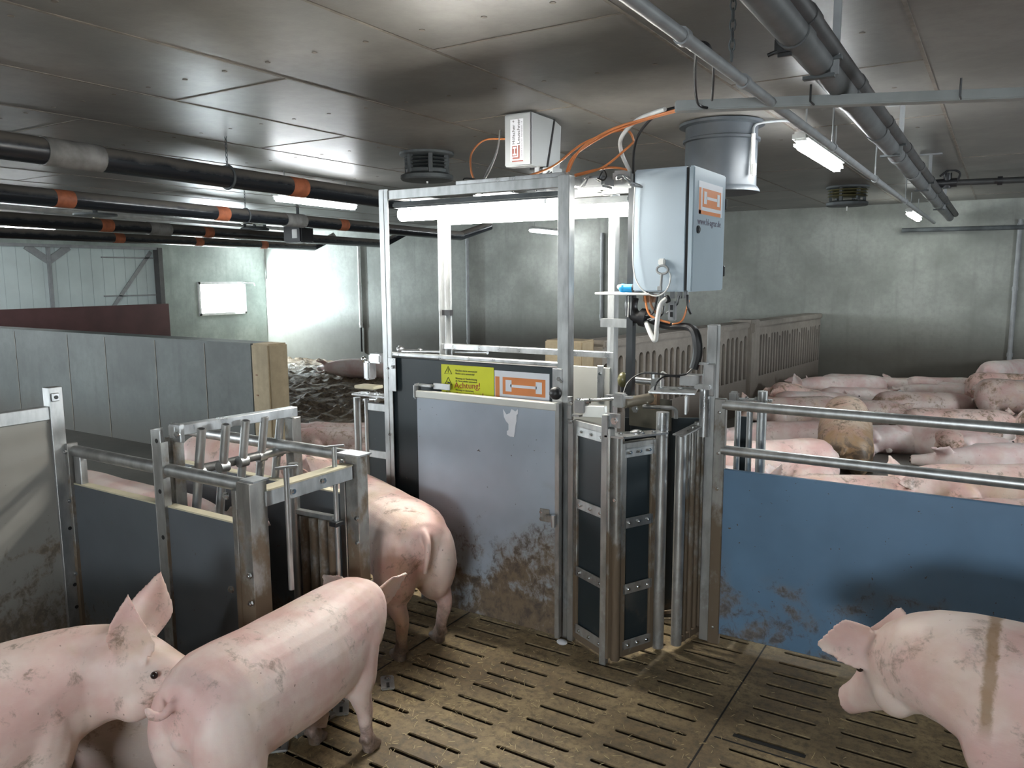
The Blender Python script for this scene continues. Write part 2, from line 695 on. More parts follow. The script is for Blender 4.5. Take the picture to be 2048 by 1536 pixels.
fx0, fx1, fy0, fy1 = slat_floor()
fl = MB()
fl.box(((fx1 + XR) / 2, (YF + YB) / 2, -.05), (XR - fx1, YB - YF, .1), FLOORP)
fl.box(((-3.25 + fx1) / 2, (fy1 + YB) / 2, -.05), (fx1 + 3.25, YB - fy1, .1), FLOORP)
fl.box(((XL + fx1) / 2, (YF + fy0) / 2, -.05), (fx1 - XL, fy0 - YF, .1), FLOORP)
fl.box(((XL + fx0) / 2, (fy0 + fy1) / 2, -.05), (fx0 - XL, fy1 - fy0, .1), FLOORP)
tag(fl.build('floor', smooth=False), 'dark wet concrete floor of the resting pen', None, None, 'structure')
f2 = MB().box(((XL - 3.25) / 2, (fy1 + YB) / 2, LOWF - .05), (-3.25 - XL, YB - fy1, .1), FLOORP)
f2.box((-3.24, (fy1 + YB) / 2, LOWF / 2), (.02, YB - fy1, -LOWF), FLOORP)
f2.box(((XL + -3.25) / 2, fy1 - .01, LOWF / 2 - .01), (-3.25 - XL, .02, -LOWF), FLOORP)
tag(f2.build('floor', smooth=False), 'lower floor of the muddy lying area', None, None, 'structure')

c = MB().box(((XL + XR) / 2, (YF + YB) / 2, HC + .1), (XR - XL + .4, YB - YF + .4, .2), CEIL)
tag(c.build('ceiling', smooth=False), 'low smooth concrete ceiling with board joints', None, None, 'structure')
SEAM = plain('ceiling_joint', (.20, .17, .14), .5, 0, .3, 14)
sm = MB()
xs_ = [-.36 + .877 * k for k in range(-15, 6)]
for x in xs_:
    sm.box((x, 4, HC - .0015), (.016, 15.9, .003), SEAM)
for q, x in enumerate(xs_[:-1]):
    off = [2.765, 4.08, 5.51, 7.6, 9.4, 11.2, .9, -1]
    kk = round((x + .36) / .877)
    for y in off:
        if (kk % 2 == 0) == (y in (2.765, 7.6, .9, 11.2)):
            sm.box((x + .4385, y, HC - .0014), (.877, .012, .0028), SEAM)
dots = sm
for x in [-.36 - .2885 * k for k in range(0, 22)]:
    for y in (1.62, 2.55, 3.51, 4.6, 5.9):
        dots.cyl((x - .18, y + x * .012, HC - .002), (x - .18, y + x * .012, HC + .01), .012, SEAM, 10)
tag(sm.build('trim_2'), 'thin joints and plugged screw holes in the concrete ceiling', None, None, 'structure')

w = MB().box(((XL + XR) / 2, YB + .1, 1.1), (XR - XL + .4, .2, 3.6), WALLB)
tag(w.build('wall_back', smooth=False), 'grey concrete back wall of the barn, stained low down', None, None, 'structure')
w = MB().box((XR + .1, 4, 1.1), (.2, 16, 3.6), WALLB)
tag(w.build('wall_right', smooth=False), None, None, None, 'structure')
w = MB().box(((XL + XR) / 2, YF - .1, 1.1), (XR - XL + .4, .2, 3.6), WALLB)
tag(w.build('wall_front', smooth=False), None, None, None, 'structure')
# left wall with a doorway and a small window
wy0, wy1, wz0, wz1 = 10.24, 11.42, .87, 1.56
dy0, dy1, dz1 = 3.0, 9.40, 2.21
w = MB()


def lw(y0, y1, z0, z1):
    w.box((XL - .1, (y0 + y1) / 2, (z0 + z1) / 2), (.2, y1 - y0, z1 - z0), WALLL)


lw(YF, dy0, -.3, 2.9); lw(dy0, dy1, dz1, 2.9); lw(dy1, wy0, -.3, 2.9)
lw(wy0, wy1, -.3, wz0); lw(wy0, wy1, wz1, 2.9); lw(wy1, YB, -.3, 2.9)
tag(w.build('wall_left', smooth=False), 'pale concrete left wall with window and wide doorway', None, None, 'structure')

WIN = emit_mat('daylit_pane', (.86, .97, 1.0), POWER_WINDOW)
WINFILL = emit_mat('fill_light_pane', (.88, .96, 1.0), POWER_WINDOW * .75)  # glow of the added windows, fill light for the room
wr = thing('window_1', None, None, (XL, (wy0 + wy1) / 2, wz0))
wr['kind'] = 'structure'
f = MB()
for (a, b, c_, d) in ((wy0, wy1, wz0, wz0 + .05), (wy0, wy1, wz1 - .05, wz1), (wy0, wy0 + .05, wz0, wz1), (wy1 - .05, wy1, wz0, wz1)):
    f.box((XL + .01, (a + b) / 2, (c_ + d) / 2), (.06, b - a, d - c_), PLASTICW, bev=.004)
f.build('window_frame', wr)
MB().box((XL - .03, (wy0 + wy1) / 2, (wz0 + wz1) / 2), (.01, wy1 - wy0 - .06, wz1 - wz0 - .06), WIN).build('window_pane', wr)
al = bpy.data.lights.new('window_daylight', 'SPOT')
al.energy = 620
al.color = (.80, .95, 1.0)
al.spot_size = math.radians(140)
al.spot_blend = .5
al.shadow_soft_size = 0
lo_ = bpy.data.objects.new('window_daylight', al)
COL.objects.link(lo_)
lo_.location = (XL + .06, 11.0, 1.2)
lo_.rotation_euler = (Vector((-12.95, 12, .95)) - Vector(lo_.location)).to_track_quat('-Z', 'Z').to_euler()
MB().tube([(XL + .05, wy1 - .1, wz1 - .02), (XL + .05, wy1 + .22, wz1 - .03), (XL + .05, wy1 + .24, wz1 - .09)], .012, STEELC).build('window_latch', wr)

for k_, (pos, size) in enumerate((((XL + .02, -2.2, 1.5), (.04, 1.6, .9)), ((XL + .02, .8, 1.5), (.04, 1.6, .9)), ((-9.5, YF + .02, 1.6), (1.8, .04, .9)), ((.5, YF + .02, 1.6), (1.4, .04, .7)), ((XR - .02, 6.5, 1.6), (.04, 1.6, .8)))):  # added windows out of view, glowing to brighten the barn
    fill_win = thing('window_%d' % (k_ + 2), None, None, pos)
    fill_win['kind'] = 'structure'
    MB().box(pos, (size[0] + (.1 if size[0] > 1 else 0), size[1] + (.1 if size[1] > 1 else 0), size[2] + .1), PLASTICW).build('window_frame', fill_win)
    q_ = Vector(pos)
    n_ = Vector((1, 0, 0)) if pos[0] < -13 else (Vector((-1, 0, 0)) if pos[0] > 4 else Vector((0, 1, 0)))
    MB().box(q_ + n_ * .02, size, WINFILL).build('window_pane', fill_win)

dr = thing('door_1', None, None, (XL, 6.2, 0))
dr['kind'] = 'structure'
d = MB()
for k in range(30):
    y = dy0 + (k + .5) * (dy1 - dy0) / 30
    d.box((XL - .10, y, 1.1), (.03, (dy1 - dy0) / 30 - .003, 2.3), DOORW, bev=.004)
d.box((XL - .115, 6.2, 1.1), (.02, 6.5, 2.3), DOORW)
d.build('door_leaf', dr)
fr = MB()
fr.box((XL + .0, dy1, 1.1), (.16, .09, 2.25), plain('dark_steel_frame', (.09, .085, .085), .5))
fr.box((XL + .0, 6.2, dz1), (.1, 6.4, .05), GRCABLE)
fr.build('door_frame', dr)
br = MB()
br.beam((XL - .07, 7.36, -.1), (XL - .07, 7.36, 2.2), .05, .06, GRCABLE)
br.beam((XL - .07, 7.36, 1.95), (XL - .07, 7.0, 2.2), .03, .12, GRCABLE)
br.beam((XL - .07, 7.36, 1.95), (XL - .07, 7.72, 2.2), .03, .12, GRCABLE)
br.beam((XL - .07, 8.45, 1.1), (XL - .07, 9.3, 2.15), .02, .07, GRCABLE)
br.beam((XL - .07, 8.3, 1.32), (XL - .07, 9.35, 1.32), .02, .025, GRCABLE)
br.beam((XL - .07, 8.3, 2.03), (XL - .07, 9.35, 2.03), .02, .025, GRCABLE)
br.build('door_brace', dr)
b_ = MB().box((XL + .12, 7.16, .50), (.05, 4.62, 1.30), BURG, bev=.006)
tag(b_.build('barrier_board', origin=(XL + .12, 7.16, -.15)), 'dark burgundy barrier board across the white sheet doorway', 'barrier')

# partition wall on the left
pw = MB()
pw.box(((XL - 5.56) / 2, 4.69, .45), (-5.56 - XL, .22, 1.25), PARTC, bev=.006)
o = pw.build('partition_wall', origin=(-9.6, 4.69, -.16), smooth=False)
tag(o, 'long grey cast concrete partition wall behind the race', 'partition wall')
e = MB().box((-5.45, 4.69, .45), (.23, .222, 1.252), PARTLIT, bev=.015)
for z in (.3, .62, .8):
    e.box((-5.50, 4.578, z), (.02, .006, .012), BROWNT)
eo = e.build('end_block')
eo.parent = o
eo.location = (9.6, -4.69, .16)
jt = MB()
for x in (-6.2, -6.95, -7.8, -8.5, -9.6):
    jt.box((x, 4.578, .45), (.008, .004, 1.2), SEAM)
jo = jt.build('joint_line'); jo.parent = o; jo.location = (9.6, -4.69, .16)


# slotted concrete partition on the right, arches as real recesses
def slotted(name, xa, ya, xb, yb, zt, n, label):
    p0, p1 = Vector((xa, ya, 0)), Vector((xb, yb, 0))
    L = (p1 - p0).length
    ux = (p1 - p0) / L
    nx = Vector((ux.y, -ux.x, 0))     # towards the right hand pen (+X)
    root = thing(name, label, 'partition', (xa, ya, 0))
    mb = MB()
    th = .09

    def P(u, z, d):
        return p0 + ux * u + nx * d + Vector((0, 0, z))
    i = mb.mi(SLOTC)

    def quad(a, b, c_, d_):
        vs = [mb.bm.verts.new(v) for v in (a, b, c_, d_)]
        mb.bm.faces.new(vs).material_index = i
    z0, za, zb = 0, .42, zt - .16
    pitch = L / n
    hw = pitch * .33
    # back sheet, lower band, upper band
    for (u0, u1, zz0, zz1) in ((0, L, z0, za), (0, L, zb + hw, zt)):
        c_ = P((u0 + u1) / 2, (zz0 + zz1) / 2, 0)
        m = Matrix((ux, nx, Vector((0, 0, 1)))).transposed().to_4x4()
        mb.box(c_, (u1 - u0, th * 2, zz1 - zz0), SLOTC, m=m)
    m = Matrix((ux, nx, Vector((0, 0, 1)))).transposed().to_4x4()
    for s_ in (-1, 1):
        pass
    mb.box(P(L / 2, (za + zb + hw) / 2, 0), (L, th * .5, zb + hw - za), SLOTC, m=m)
    for k in range(n):
        u = (k + .5) * pitch
        drop = .05 if (k % 4 == 0) else 0.0
        for sd in (1, -1):
            # ribs either side of the recess and an arch head
            seg = 6
            pts = [(u - pitch / 2, za), (u - hw, za)]
            arc = [(u + hw * math.cos(PI - PI * q / seg), zb - drop + hw * math.sin(PI * q / seg)) for q in range(seg + 1)]
            outline_l = [(u - pitch / 2, za), (u - hw, za)] + arc[:seg // 2 + 1] + [(u, zb + hw), (u - pitch / 2, zb + hw)]
            outline_r = [(u + pitch / 2, za), (u + pitch / 2, zb + hw), (u, zb + hw)] + arc[seg // 2:] + [(u + hw, za)]
            for ol in (outline_l, outline_r):
                pts3 = [P(a, b, th * sd) for a, b in ol]
                try:
                    mb.poly(pts3, SLOTC, th * .75, -nx * sd)
                except ValueError:
                    pass
    mb.build('slotted_panel', root)
    m4 = m
    MB().box(P(L / 2, zt + .0, 0), (L, th * 2 + .05, .07), SLOTC, m=m4, bev=.012).build('coping', root)
    return root


slotted('slotted_partition', -2.98, 6.12, -2.60, 9.30, 1.06, 26, 'slotted concrete partition panel behind the grey cabinet, nearer of the two')
slotted('slotted_partition', -2.56, 9.55, -2.28, 11.95, 1.06, 26, 'slotted concrete partition panel beyond the brown post, ending at the back wall')
p = MB().box((-2.58, 9.43, .56), (.26, .26, 1.12), SLOTC, rz=-.1, bev=.01)
p.box((-2.50, 9.34, 1.03), (.14, .08, .12), SLOTC, rz=-.1, bev=.01)
tag(p.build('concrete_post', origin=(-2.58, 9.43, 0), smooth=False), 'brown stained concrete post between the two slotted partition panels', 'post')
p = MB().box((-3.16, 6.02, .54), (.36, .26, 1.12), PARTLIT, bev=.012)
tag(p.build('concrete_post', origin=(-3.16, 6.02, 0), smooth=False), 'short concrete end post of the slotted partition, painted as if lit yellow, seen through the station', 'post')

# muddy bedding
nx_, ny_ = 150, 110
x0_, x1_, y0_, y1_ = XL + .02, -3.3, 4.85, 11.98
mud = bmesh.new()
MUD, nt, b = new_mat('manure_clods')
v = wpos(nt)
fa = noise(nt, v, 18, 6, .7)
fb = noise(nt, v, 2.0, 3)
c_ = mixc(nt, ramp(nt, fa, .35, .7), (.045, .03, .019), (.19, .135, .085))
c_ = mixc(nt, ramp(nt, fb, .5, .7, 0, .5), c_, (.20, .15, .09))
setc(nt, b, c_)
b.inputs['Roughness'].default_value = .62
bump(nt, b, fa, .9, .03)
g = []
for a in range(nx_ + 1):
    for q in range(ny_ + 1):
        x = x0_ + (x1_ - x0_) * a / nx_
        y = y0_ + (y1_ - y0_) * q / ny_
        h = mnoise.noise(Vector((x * 6, y * 6, 0))) * .075 + mnoise.noise(Vector((x * 15, y * 15, 3))) * .055
        rise = max(0.0, min(1.0, (y - 6.2) / 1.2))
        h2 = LOWF + .012 + max(-.008, h * (0.25 + .85 * rise) + .02 * rise)
        g.append(mud.verts.new((x, y, h2)))
for a in range(nx_):
    for q in range(ny_):
        i0 = a * (ny_ + 1) + q
        mud.faces.new((g[i0], g[i0 + ny_ + 1], g[i0 + ny_ + 2], g[i0 + 1]))
mm_ = MB(); mm_.bm.free(); mm_.bm = mud; mm_.mats = [MUD]
tag(mm_.build('manure_bedding', origin=(-8, 8, LOWF)), 'lumpy dark brown manure covering the lying area', 'manure', None, 'stuff')

# straw scattered on the slats
rnd = random.Random(11)
st = MB()
STRAW = plain('straw', (.62, .50, .27), .6)
for k in range(1500):
    x = rnd.uniform(-2.4, .9) if k % 2 else rnd.gauss(-1.75, .45)
    y = rnd.uniform(1.4, 3.1) if k % 3 else rnd.gauss(2.2, .3)
    a = rnd.uniform(0, PI)
    L = rnd.uniform(.004, .012) * (2 if rnd.random() < .07 else 1)
    z = .002 + rnd.random() * .003
    dx, dy = math.cos(a) * L, math.sin(a) * L
    st.beam((x - dx, y - dy, z), (x + dx, y + dy, z + rnd.uniform(0, .003)), .0013, .0010, STRAW, bev=0)
tag(st.build('straw_bits', origin=(-1.5, 2.2, 0), smooth=False), 'loose chopped straw scattered over the slatted floor', 'straw', None, 'stuff')

# ------------------------------------------------------------------ sorting station
S = thing('sorting_station', 'tall steel framed sorting station with black side board and grey sliding door', 'sorting station', (-2.11, 3.26, 0))
SX0, SX1, SY0, SY1, ST = -2.64, -1.585, 3.0, 3.52, 2.075
for (x, y) in ((SX0, SY0), (SX1, SY0), (SX0, SY1), (SX1, SY1)):
    mb = MB()
    sx = 1 if x < -2 else -1
    sy = 1 if y < 3.2 else -1
    # an angle profile: two flanges
    mb.box((x + sx * .025, y + sy * .003, ST / 2), (.055, .006, ST), STEEL, bev=.001)
    mb.box((x + sx * .0, y + sy * .025, ST / 2 - .001), (.0064, .05, ST - .003), STEEL, bev=.001)
    mb.box((x + sx * .0125, y + sy * .0125, ST / 2 - .002), (.03, .03, ST - .006), STEEL, bev=.001)
    if (x, y) == (SX0, SY1):
        mb.box((x + .025, y - .012, 1.45), (.062, .034, .03), BLACK)
    bolts(mb, [(x + sx * .03, y, z) for z in (.35, .85, 1.19)], (0, -1, 0))
    mb.build('corner_post', S)
for y in (SY0 + .021, SY1 - .021):
    MB().beam((SX0 + .01, y, ST - .028), (SX1 - .01, y, ST - .028), .03, .045, STEEL).build('top_rail', S)
for x in (SX0 + .022, SX1 - .022, SX0 + .52):
    MB().beam((x, SY0 + .04, ST - .026), (x, SY1 - .04, ST - .026), .03, .034, STEEL).build('cross_rail', S)
# black side board
pb = MB().box((-2.11, SY0 + .028, .65), (SX1 - SX0 - .01, .018, 1.19), BLACKP, bev=.002).build('side_board', S)
sub(MB().box((-2.11, SY0 + .022, 1.262), (SX1 - SX0 - .02, .036, .018), STEELC, bev=.003), 'edge_strip', pb, S)
for x in (-2.585, -1.635):
    mb = MB().box((x, SY0 - .002, 1.16), (.05, .004, .17), STEELC, bev=.0015)
    bolts(mb, [(x + .01, SY0 - .004, 1.2)], (0, -1, 0), r=.011)
    sub(mb, 'clamp_plate', pb, S)
# labels on the board
YS = SY0 + .0185
def sx_(px): return PY(px, 760, YS).x
lx0, lx1, lx2 = PY(883, 740, YS).x, PY(988, 745, YS).x, PY(1099, 750, YS).x
lz1 = PY(883, 728, YS).z
lz0 = 1.075
mb = MB().box(((lx0 + lx1) / 2, YS - .001, (lz0 + lz1) / 2), (lx1 - lx0, .0016, lz1 - lz0), YELLOW)
W_ = lx1 - lx0
UX, UZ = (1, 0, 0), (0, 0, 1)
yy = YS - .0022
for k, z in enumerate((lz1 - .045, lz1 - .098, lz1 - .151)):
    xc = lx0 + .042
    a, h_ = .021, .036
    for (q0, q1) in (((-a, 0), (a, 0)), ((a, 0), (0, h_)), ((0, h_), (-a, 0))):
        mb.beam((xc + q0[0], yy, z + q0[1]), (xc + q1[0], yy, z + q1[1]), .0012, .0042, BLACKPR, up=(0, 1, 0), bev=0)
    if k == 1:
        mb.poly([(xc - .006, yy - .0004, z + .006), (xc + .012, yy - .0004, z + .006), (xc + .012, yy - .0004, z + .012), (xc - .004, yy - .0004, z + .015)], BLACKPR)
    else:
        mb.beam((xc, yy, z + .006), (xc, yy, z + .027), .0012, .0035, BLACKPR, up=(0, 1, 0), bev=0)
mb.text('Maschine startet automatisch!', (lx0 + .085, yy, lz1 - .030), UX, UZ, .0125, BLACKPR, .125)
mb.text('Machine starts automatically!', (lx0 + .085, yy, lz1 - .044), UX, UZ, .0115, BLACKPR, .11)
mb.text('Warnung vor Handverletzung', (lx0 + .085, yy, lz1 - .068), UX, UZ, .0125, BLACKPR, .125)
mb.text('die Türen schließen automatisch', (lx0 + .085, yy, lz1 - .080), UX, UZ, .011, BLACKPR, .125)
mb.text('Warnung vor Quetschung', (lx0 + .085, yy, lz1 - .124), UX, UZ, .011, BLACKPR, .105)
RX = Vector((1, 0, .04)).normalized(); RZ = Vector((-.04, 0, 1)).normalized()
mb.text('Achtung!', (lx0 + .078, yy - .0006, lz1 - .112), RX, RZ, .041, REDPR, .150)
mb.text('Attention!', (lx0 + .082, yy - .0006, lz1 - .160), RX, RZ, .041, REDPR, .165)
sub(mb, 'warning_label', pb, S)


def logo(mb, o, ux, uz, w, h, t=.0016):
    """orange mark: L shaped band round a field holding a bar with two end blocks (o = lower left corner)"""
    o, ux, uz = Vector(o), Vector(ux), Vector(uz)
    n = ux.cross(uz)

    def r(a0, b0, a1, b1, mat, lift):
        c_ = o + ux * (a0 + a1) / 2 * w + uz * (b0 + b1) / 2 * h + n * lift
        m = Matrix((ux, -n, uz)).transposed().to_4x4()
        mb.box(c_, (abs(a1 - a0) * w, .0008, abs(b1 - b0) * h), mat, m=m)
    r(0, 0, 1, 1, WHITEPR, .0004)
    r(.015, .0, .095, .80, ORANGE, .001)
    r(.015, .0, .93, .115, ORANGE, .001)
    r(.155, .23, .93, .80, ORANGE, .001)
    r(.21, .33, .32, .71, WHITEPR, .0016)
    r(.76, .33, .87, .71, WHITEPR, .0016)
    r(.30, .475, .78, .565, WHITEPR, .0016)


mb = MB()
logo(mb, (lx1 + .003, YS, lz0), (1, 0, 0), (0, 0, 1), lx2 - lx1 - .003, lz1 - lz0 - .012)
sub(mb, 'logo_label', pb, S)
# grey sliding door in front
YD = 2.945
dx0, dx1, dzt = PY(835, 900, YD).x, PY(1112, 900, YD).x, 1.105
db = MB().box(((dx0 + dx1) / 2, YD + .012, .56), (dx1 - dx0, .022, 1.055), GREYP, bev=.003).build('door_board', S)
mb = MB().box(((dx0 + dx1) / 2, YD + .012, dzt - .022), (dx1 - dx0 + .01, .034, .034), ALUP, bev=.003)
sub(mb, 'edge_strip', db, S)
mb = MB().box((dx1 + .006, YD + .012, .56), (.022, .03, 1.08), STEEL, bev=.002)
sub(mb, 'door_stile', db, S)
mb = MB()
mb.box((dx0 - .006, YD + .014, dzt - .01), (.02, .05, .075), STEELC, bev=.008)
mb.box((dx0 + .035, YD + .03, dzt + .018), (.085, .03, .012), STEELC, bev=.003)
mb.box((dx0 + .13, YD + .035, dzt + .018), (.10, .006, .03), STEELC, bev=.002)
sub(mb, 'hanger_bracket', db, S)
mb = MB()
mb.cyl((dx1 + .005, YD + .01, dzt + .02), (dx1 + .005, YD + .01, dzt + .05), .006, BLACK)
mb.ball((dx1 + .0, YD - .005, dzt + .04), .029, BLACK)
sub(mb, 'door_knob', db, S)
mb = MB()
lz = PY(1105, 1035, YD).z
mb.box((dx1 - .055, YD - .003, lz + .005), (.05, .006, .06), STEELD, bev=.003)
mb.box((dx1 - .022, YD - .012, lz - .002), (.05, .025, .03), STEELD, bev=.004)
mb.cyl((dx1 - .0, YD - .022, lz - .035), (dx1 - .0, YD - .022, lz + .02), .011, STEELC)
bolts(mb, [(dx1 - .07, YD - .006, lz + .02), (dx1 - .07, YD - .006, lz - .012)], (0, -1, 0))
sub(mb, 'latch', db, S)
# torn white sticker remnant
q = [(1006, 818), (1013, 829), (1020, 826), (1023, 818), (1031, 823), (1036, 818), (1036, 828), (1033, 830), (1033, 842), (1031, 852), (1030, 862), (1028, 874), (1020, 873), (1014, 869), (1014, 862), (1017, 860), (1017, 848), (1012, 842), (1008, 834)]
mb = MB().poly([PY(a, b2, YD - .0008) for a, b2 in q], WHITEPR, .0006, (0, -1, 0))
sub(mb, 'torn_sticker', db, S)
# rear side board, aluminium
rb = MB().box((-2.11, SY1 - .03, .62), (SX1 - SX0 - .05, .016, 1.16), ALUP, bev=.002).build('rear_board', S)
mb = MB().beam((SX0, SY1 - .012, 1.262), (SX1, SY1 - .012, 1.262), .04, .03, STEELC)
mb.box((-1.655, SY1 - .042, 1.12), (.035, .006, .18), STEELC, bev=.002)
bolts(mb, [(-1.655, SY1 - .046, 1.17)], (0, -1, 0))
sub(mb, 'edge_strip', rb, S)
# cabinet-side carrying post
mb = MB().box((-1.445, 3.36, 1.42), (.03, .04, 1.36), plain('dark_post', (.06, .065, .07), .4, .6))
mb.box((-1.52, 3.36, 1.43), (.15, .03, .04), STEEL)
mb.box((-1.52, 3.36, 2.04), (.15, .03, .04), STEEL)
mb.box((-1.52, 3.36, .78), (.15, .03, .04), STEEL)
mb.build('cabinet_post', S)
# tube lights
for (y, xa, xb, lab) in ((3.08, -2.58, -1.625, 'blazing white tube light along the front top rail of the sorting station'), (3.43, -2.58, -1.47, 'second blazing tube light, along the rear top rail of the sorting station')):
    T = thing('tube_light', lab, 'light', ((xa + xb) / 2, y, 2.0), 'tube lights of the sorting station')
    MB().beam((xa, y, 1.998), (xb, y, 1.998), .12, .03, DUSTPL, bev=.008).build('lamp_housing', T)
    MB().cyl((xa + .012, y, 1.955), (xb - .012, y, 1.955), .032, STATE, 16).build('lamp_tube', T)
    for x in (xa + .1, (xa + xb) / 2, xb - .1):
        MB().box((x, y, 1.995), (.012, .07, .06), CHROME).build('lamp_clip', T)
# wiring clutter on top of the station
mb = MB()
rnd = random.Random(5)
mb.beam((-2.2, SY0 + .05, ST + .006), (-1.62, SY0 + .05, ST + .006), .03, .02, STEELC)
mb.box((-1.55, 3.2, ST - .02), (.12, .12, .05), GRCABLE, bev=.01)
mb.box((-1.47, 3.30, ST - .0), (.10, .02, .08), BOXG, bev=.01)
tag(mb.build('cable_tray', origin=(-1.9, 3.1, ST)), 'small metal cable tray with clips lying along the station top', 'cable tray')
mb = MB()
for k in range(9):
    x = -2.15 + k * .085
    pts = [(x + rnd.uniform(-.03, .03), SY0 + .04 + rnd.uniform(0, .06), ST + rnd.uniform(-.05, .03)) for _ in range(5)]
    mb.tube(spline(pts, 5), .0035, GRCABLE if k % 2 else BLACK, 5)
for k in range(5):
    pts = [(-1.56 + .05 * k + rnd.uniform(-.03, .03), 3.1 + rnd.uniform(0, .2), ST - .03 + rnd.uniform(-.02, .04)) for _ in range(5)]
    mb.tube(spline(pts, 5), .004, GRCABLE, 5)
tag(mb.build('cable_tangle', origin=(-1.9, 3.1, ST)), 'tangle of thin grey wires tied to the station top rail', 'cable')

# ------------------------------------------------------------------ control cabinet
cx0, cx1, cy0, cy1, cz0, cz1 = -1.415, -1.14, 3.30, 3.745, 1.578, 2.112
C = thing('control_cabinet', 'light grey metal control cabinet with orange mark on its door', 'cabinet', ((cx0 + cx1) / 2, (cy0 + cy1) / 2, cz0))
MB().box(((cx0 + cx1 - .032) / 2, (cy0 + cy1) / 2, (cz0 + cz1) / 2), (cx1 - cx0 - .032, cy1 - cy0, cz1 - cz0), CABG, bev=.006).build('cabinet_body', C)
cd = MB().box((cx1 - .012, (cy0 + cy1) / 2, (cz0 + cz1) / 2), (.024, cy1 - cy0, cz1 - cz0), CABD, bev=.005).build('cabinet_door', C)
sub(MB().box((cx1 - .03, (cy0 + cy1) / 2, (cz0 + cz1) / 2), (.012, cy1 - cy0 - .01, cz1 - cz0 - .01), BLACK), 'door_seal', cd, C)
mb = MB()
la, lb = PX(1398, 365, cx1 + .0005), PX(1397, 427, cx1 + .0005)
lc = PX(1445, 380, cx1)
logo(mb, (cx1 + .0003, la.y, lb.z), (0, 1, 0), (0, 0, 1), lc.y - la.y, la.z - lb.z + .01)
mb.text('www.hl-agrar.de', (cx1 + .0008, la.y - .005, lb.z - .045), (0, 1, 0), (0, 0, 1), .042, GREYPR, lc.y - la.y - .01)
sub(mb, 'logo_label', cd, C)
mb = MB()
k = PX(1395.5, 459, cx1)
mb.cyl((cx1 - .005, k.y, k.z), (cx1 + .006, k.y, k.z), .017, BLACK, 16)
mb.cyl((cx1 + .006, k.y, k.z), (cx1 + .010, k.y, k.z), .010, DUSTPL, 16)
sub(mb, 'door_lock', cd, C)
for z in (cz1 - .13, cz0 + .09):
    sub(MB().box((cx1 - .01, cy1 + .006, z), (.03, .014, .05), BLACK, bev=.003), 'hinge', cd, C)
mb = MB()
kp = PY(1326, 524, cy0)
mb.box((kp.x, cy0 - .012, kp.z), (.03, .024, .03), PLASTICW, bev=.005)
mb.build('key_hook', C)
K = thing('cabinet_key', 'steel cabinet key hanging from the white hook on the grey cabinet', 'key', (kp.x, cy0 - .02, kp.z - .03))
mb = MB()
ring = [(kp.x + .006 + .026 * math.cos(t), cy0 - .022, kp.z - .034 + .018 * math.sin(t)) for t in [2 * PI * q / 18 for q in range(18)]]
mb.tube(ring, .005, GRCABLE, 6, closed=True)
mb.tube([(kp.x + .004, cy0 - .022, kp.z - .05), (kp.x + .0, cy0 - .022, kp.z - .115)], .006, GRCABLE, 8)
mb.box((kp.x - .004, cy0 - .022, kp.z - .115), (.02, .012, .02), GRCABLE, bev=.002)
mb.build('key_shaft', K)
# string loop
mb = MB().tube(spline([PY(1270, 372, 3.28), PY(1266, 470, 3.28), PY(1268, 545, 3.27), PY(1285, 580, 3.27), PY(1312, 592, 3.26), PY(1333, 580, 3.27), PY(1341, 555, 3.28), PY(1336, 540, 3.28)], 8), .003, WHCABLE, 6)
tag(mb.build('string_loop', origin=(-1.35, 3.28, 1.7)), 'thin white cord looping down the side of the grey cabinet', 'cord')
# shelf under the cabinet
mb = MB().box((-1.47, 3.36, 1.567), (.27, .12, .012), PLASTICW, bev=.003)
tag(mb.build('shelf_plate', origin=(-1.47, 3.36, 1.567)), 'white plate sticking out left below the grey cabinet', 'shelf')
p_ = PY(1254, 577, 3.33)
mb = MB().cyl((p_.x - .02, 3.33, 1.592), (p_.x + .03, 3.33, 1.592), .019, BLUEB, 14)
mb.ball((p_.x - .02, 3.33, 1.592), .021, BLUEB)
mb.ball((p_.x - .035, 3.325, 1.597), .012, WHCABLE)
mb.cyl((p_.x + .03, 3.33, 1.592), (p_.x + .10, 3.33, 1.592), .021, BLACK, 14)
tag(mb.build('pneumatic_valve', origin=(p_.x, 3.33, 1.575)), 'blue and black round valve lying on the white plate', 'valve')
# wiring below
mb = MB()
mb.tube(spline([PY(1265, 595, 3.36), PY(1262, 615, 3.36), PY(1270, 632, 3.36), PY(1292, 636, 3.36)], 6), .03, BLACK, 12)
mb.cyl(PY(1282, 634, 3.36), PY(1294, 637, 3.36), .042, BLACK, 14)
mb.tube(spline([PY(1290, 636, 3.36), PY(1330, 652, 3.35), PY(1370, 653, 3.33), PY(1387, 660, 3.3), PY(1394, 680, 3.29), PY(1395, 710, 3.29), PY(1388, 737, 3.29)], 8), [.012 + .009 * min(1, k / 30) for k in range(49)], BLACK, 10)
tag(mb.build('cable_bundle', origin=(-1.3, 3.35, 1.4)), 'thick black taped cable bundle drooping from the cabinet to the fence post', 'cable')
mb = MB()
mb.tube(spline([PY(1332, 598, 3.30), PY(1321, 610, 3.28), PY(1315, 640, 3.27), PY(1312, 675, 3.27), PY(1309, 681, 3.27), PY(1303, 672, 3.28), PY(1292, 645, 3.34)], 8), .0105, WHCABLE, 10)
mb.cyl(PY(1338, 597, 3.31), PY(1331, 600, 3.31), .017, BLACK, 12)
tag(mb.build('white_hose', origin=(-1.3, 3.3, 1.45)), 'white hose hanging in a narrow V under the grey cabinet', 'hose')
mb = MB()
rnd = random.Random(8)
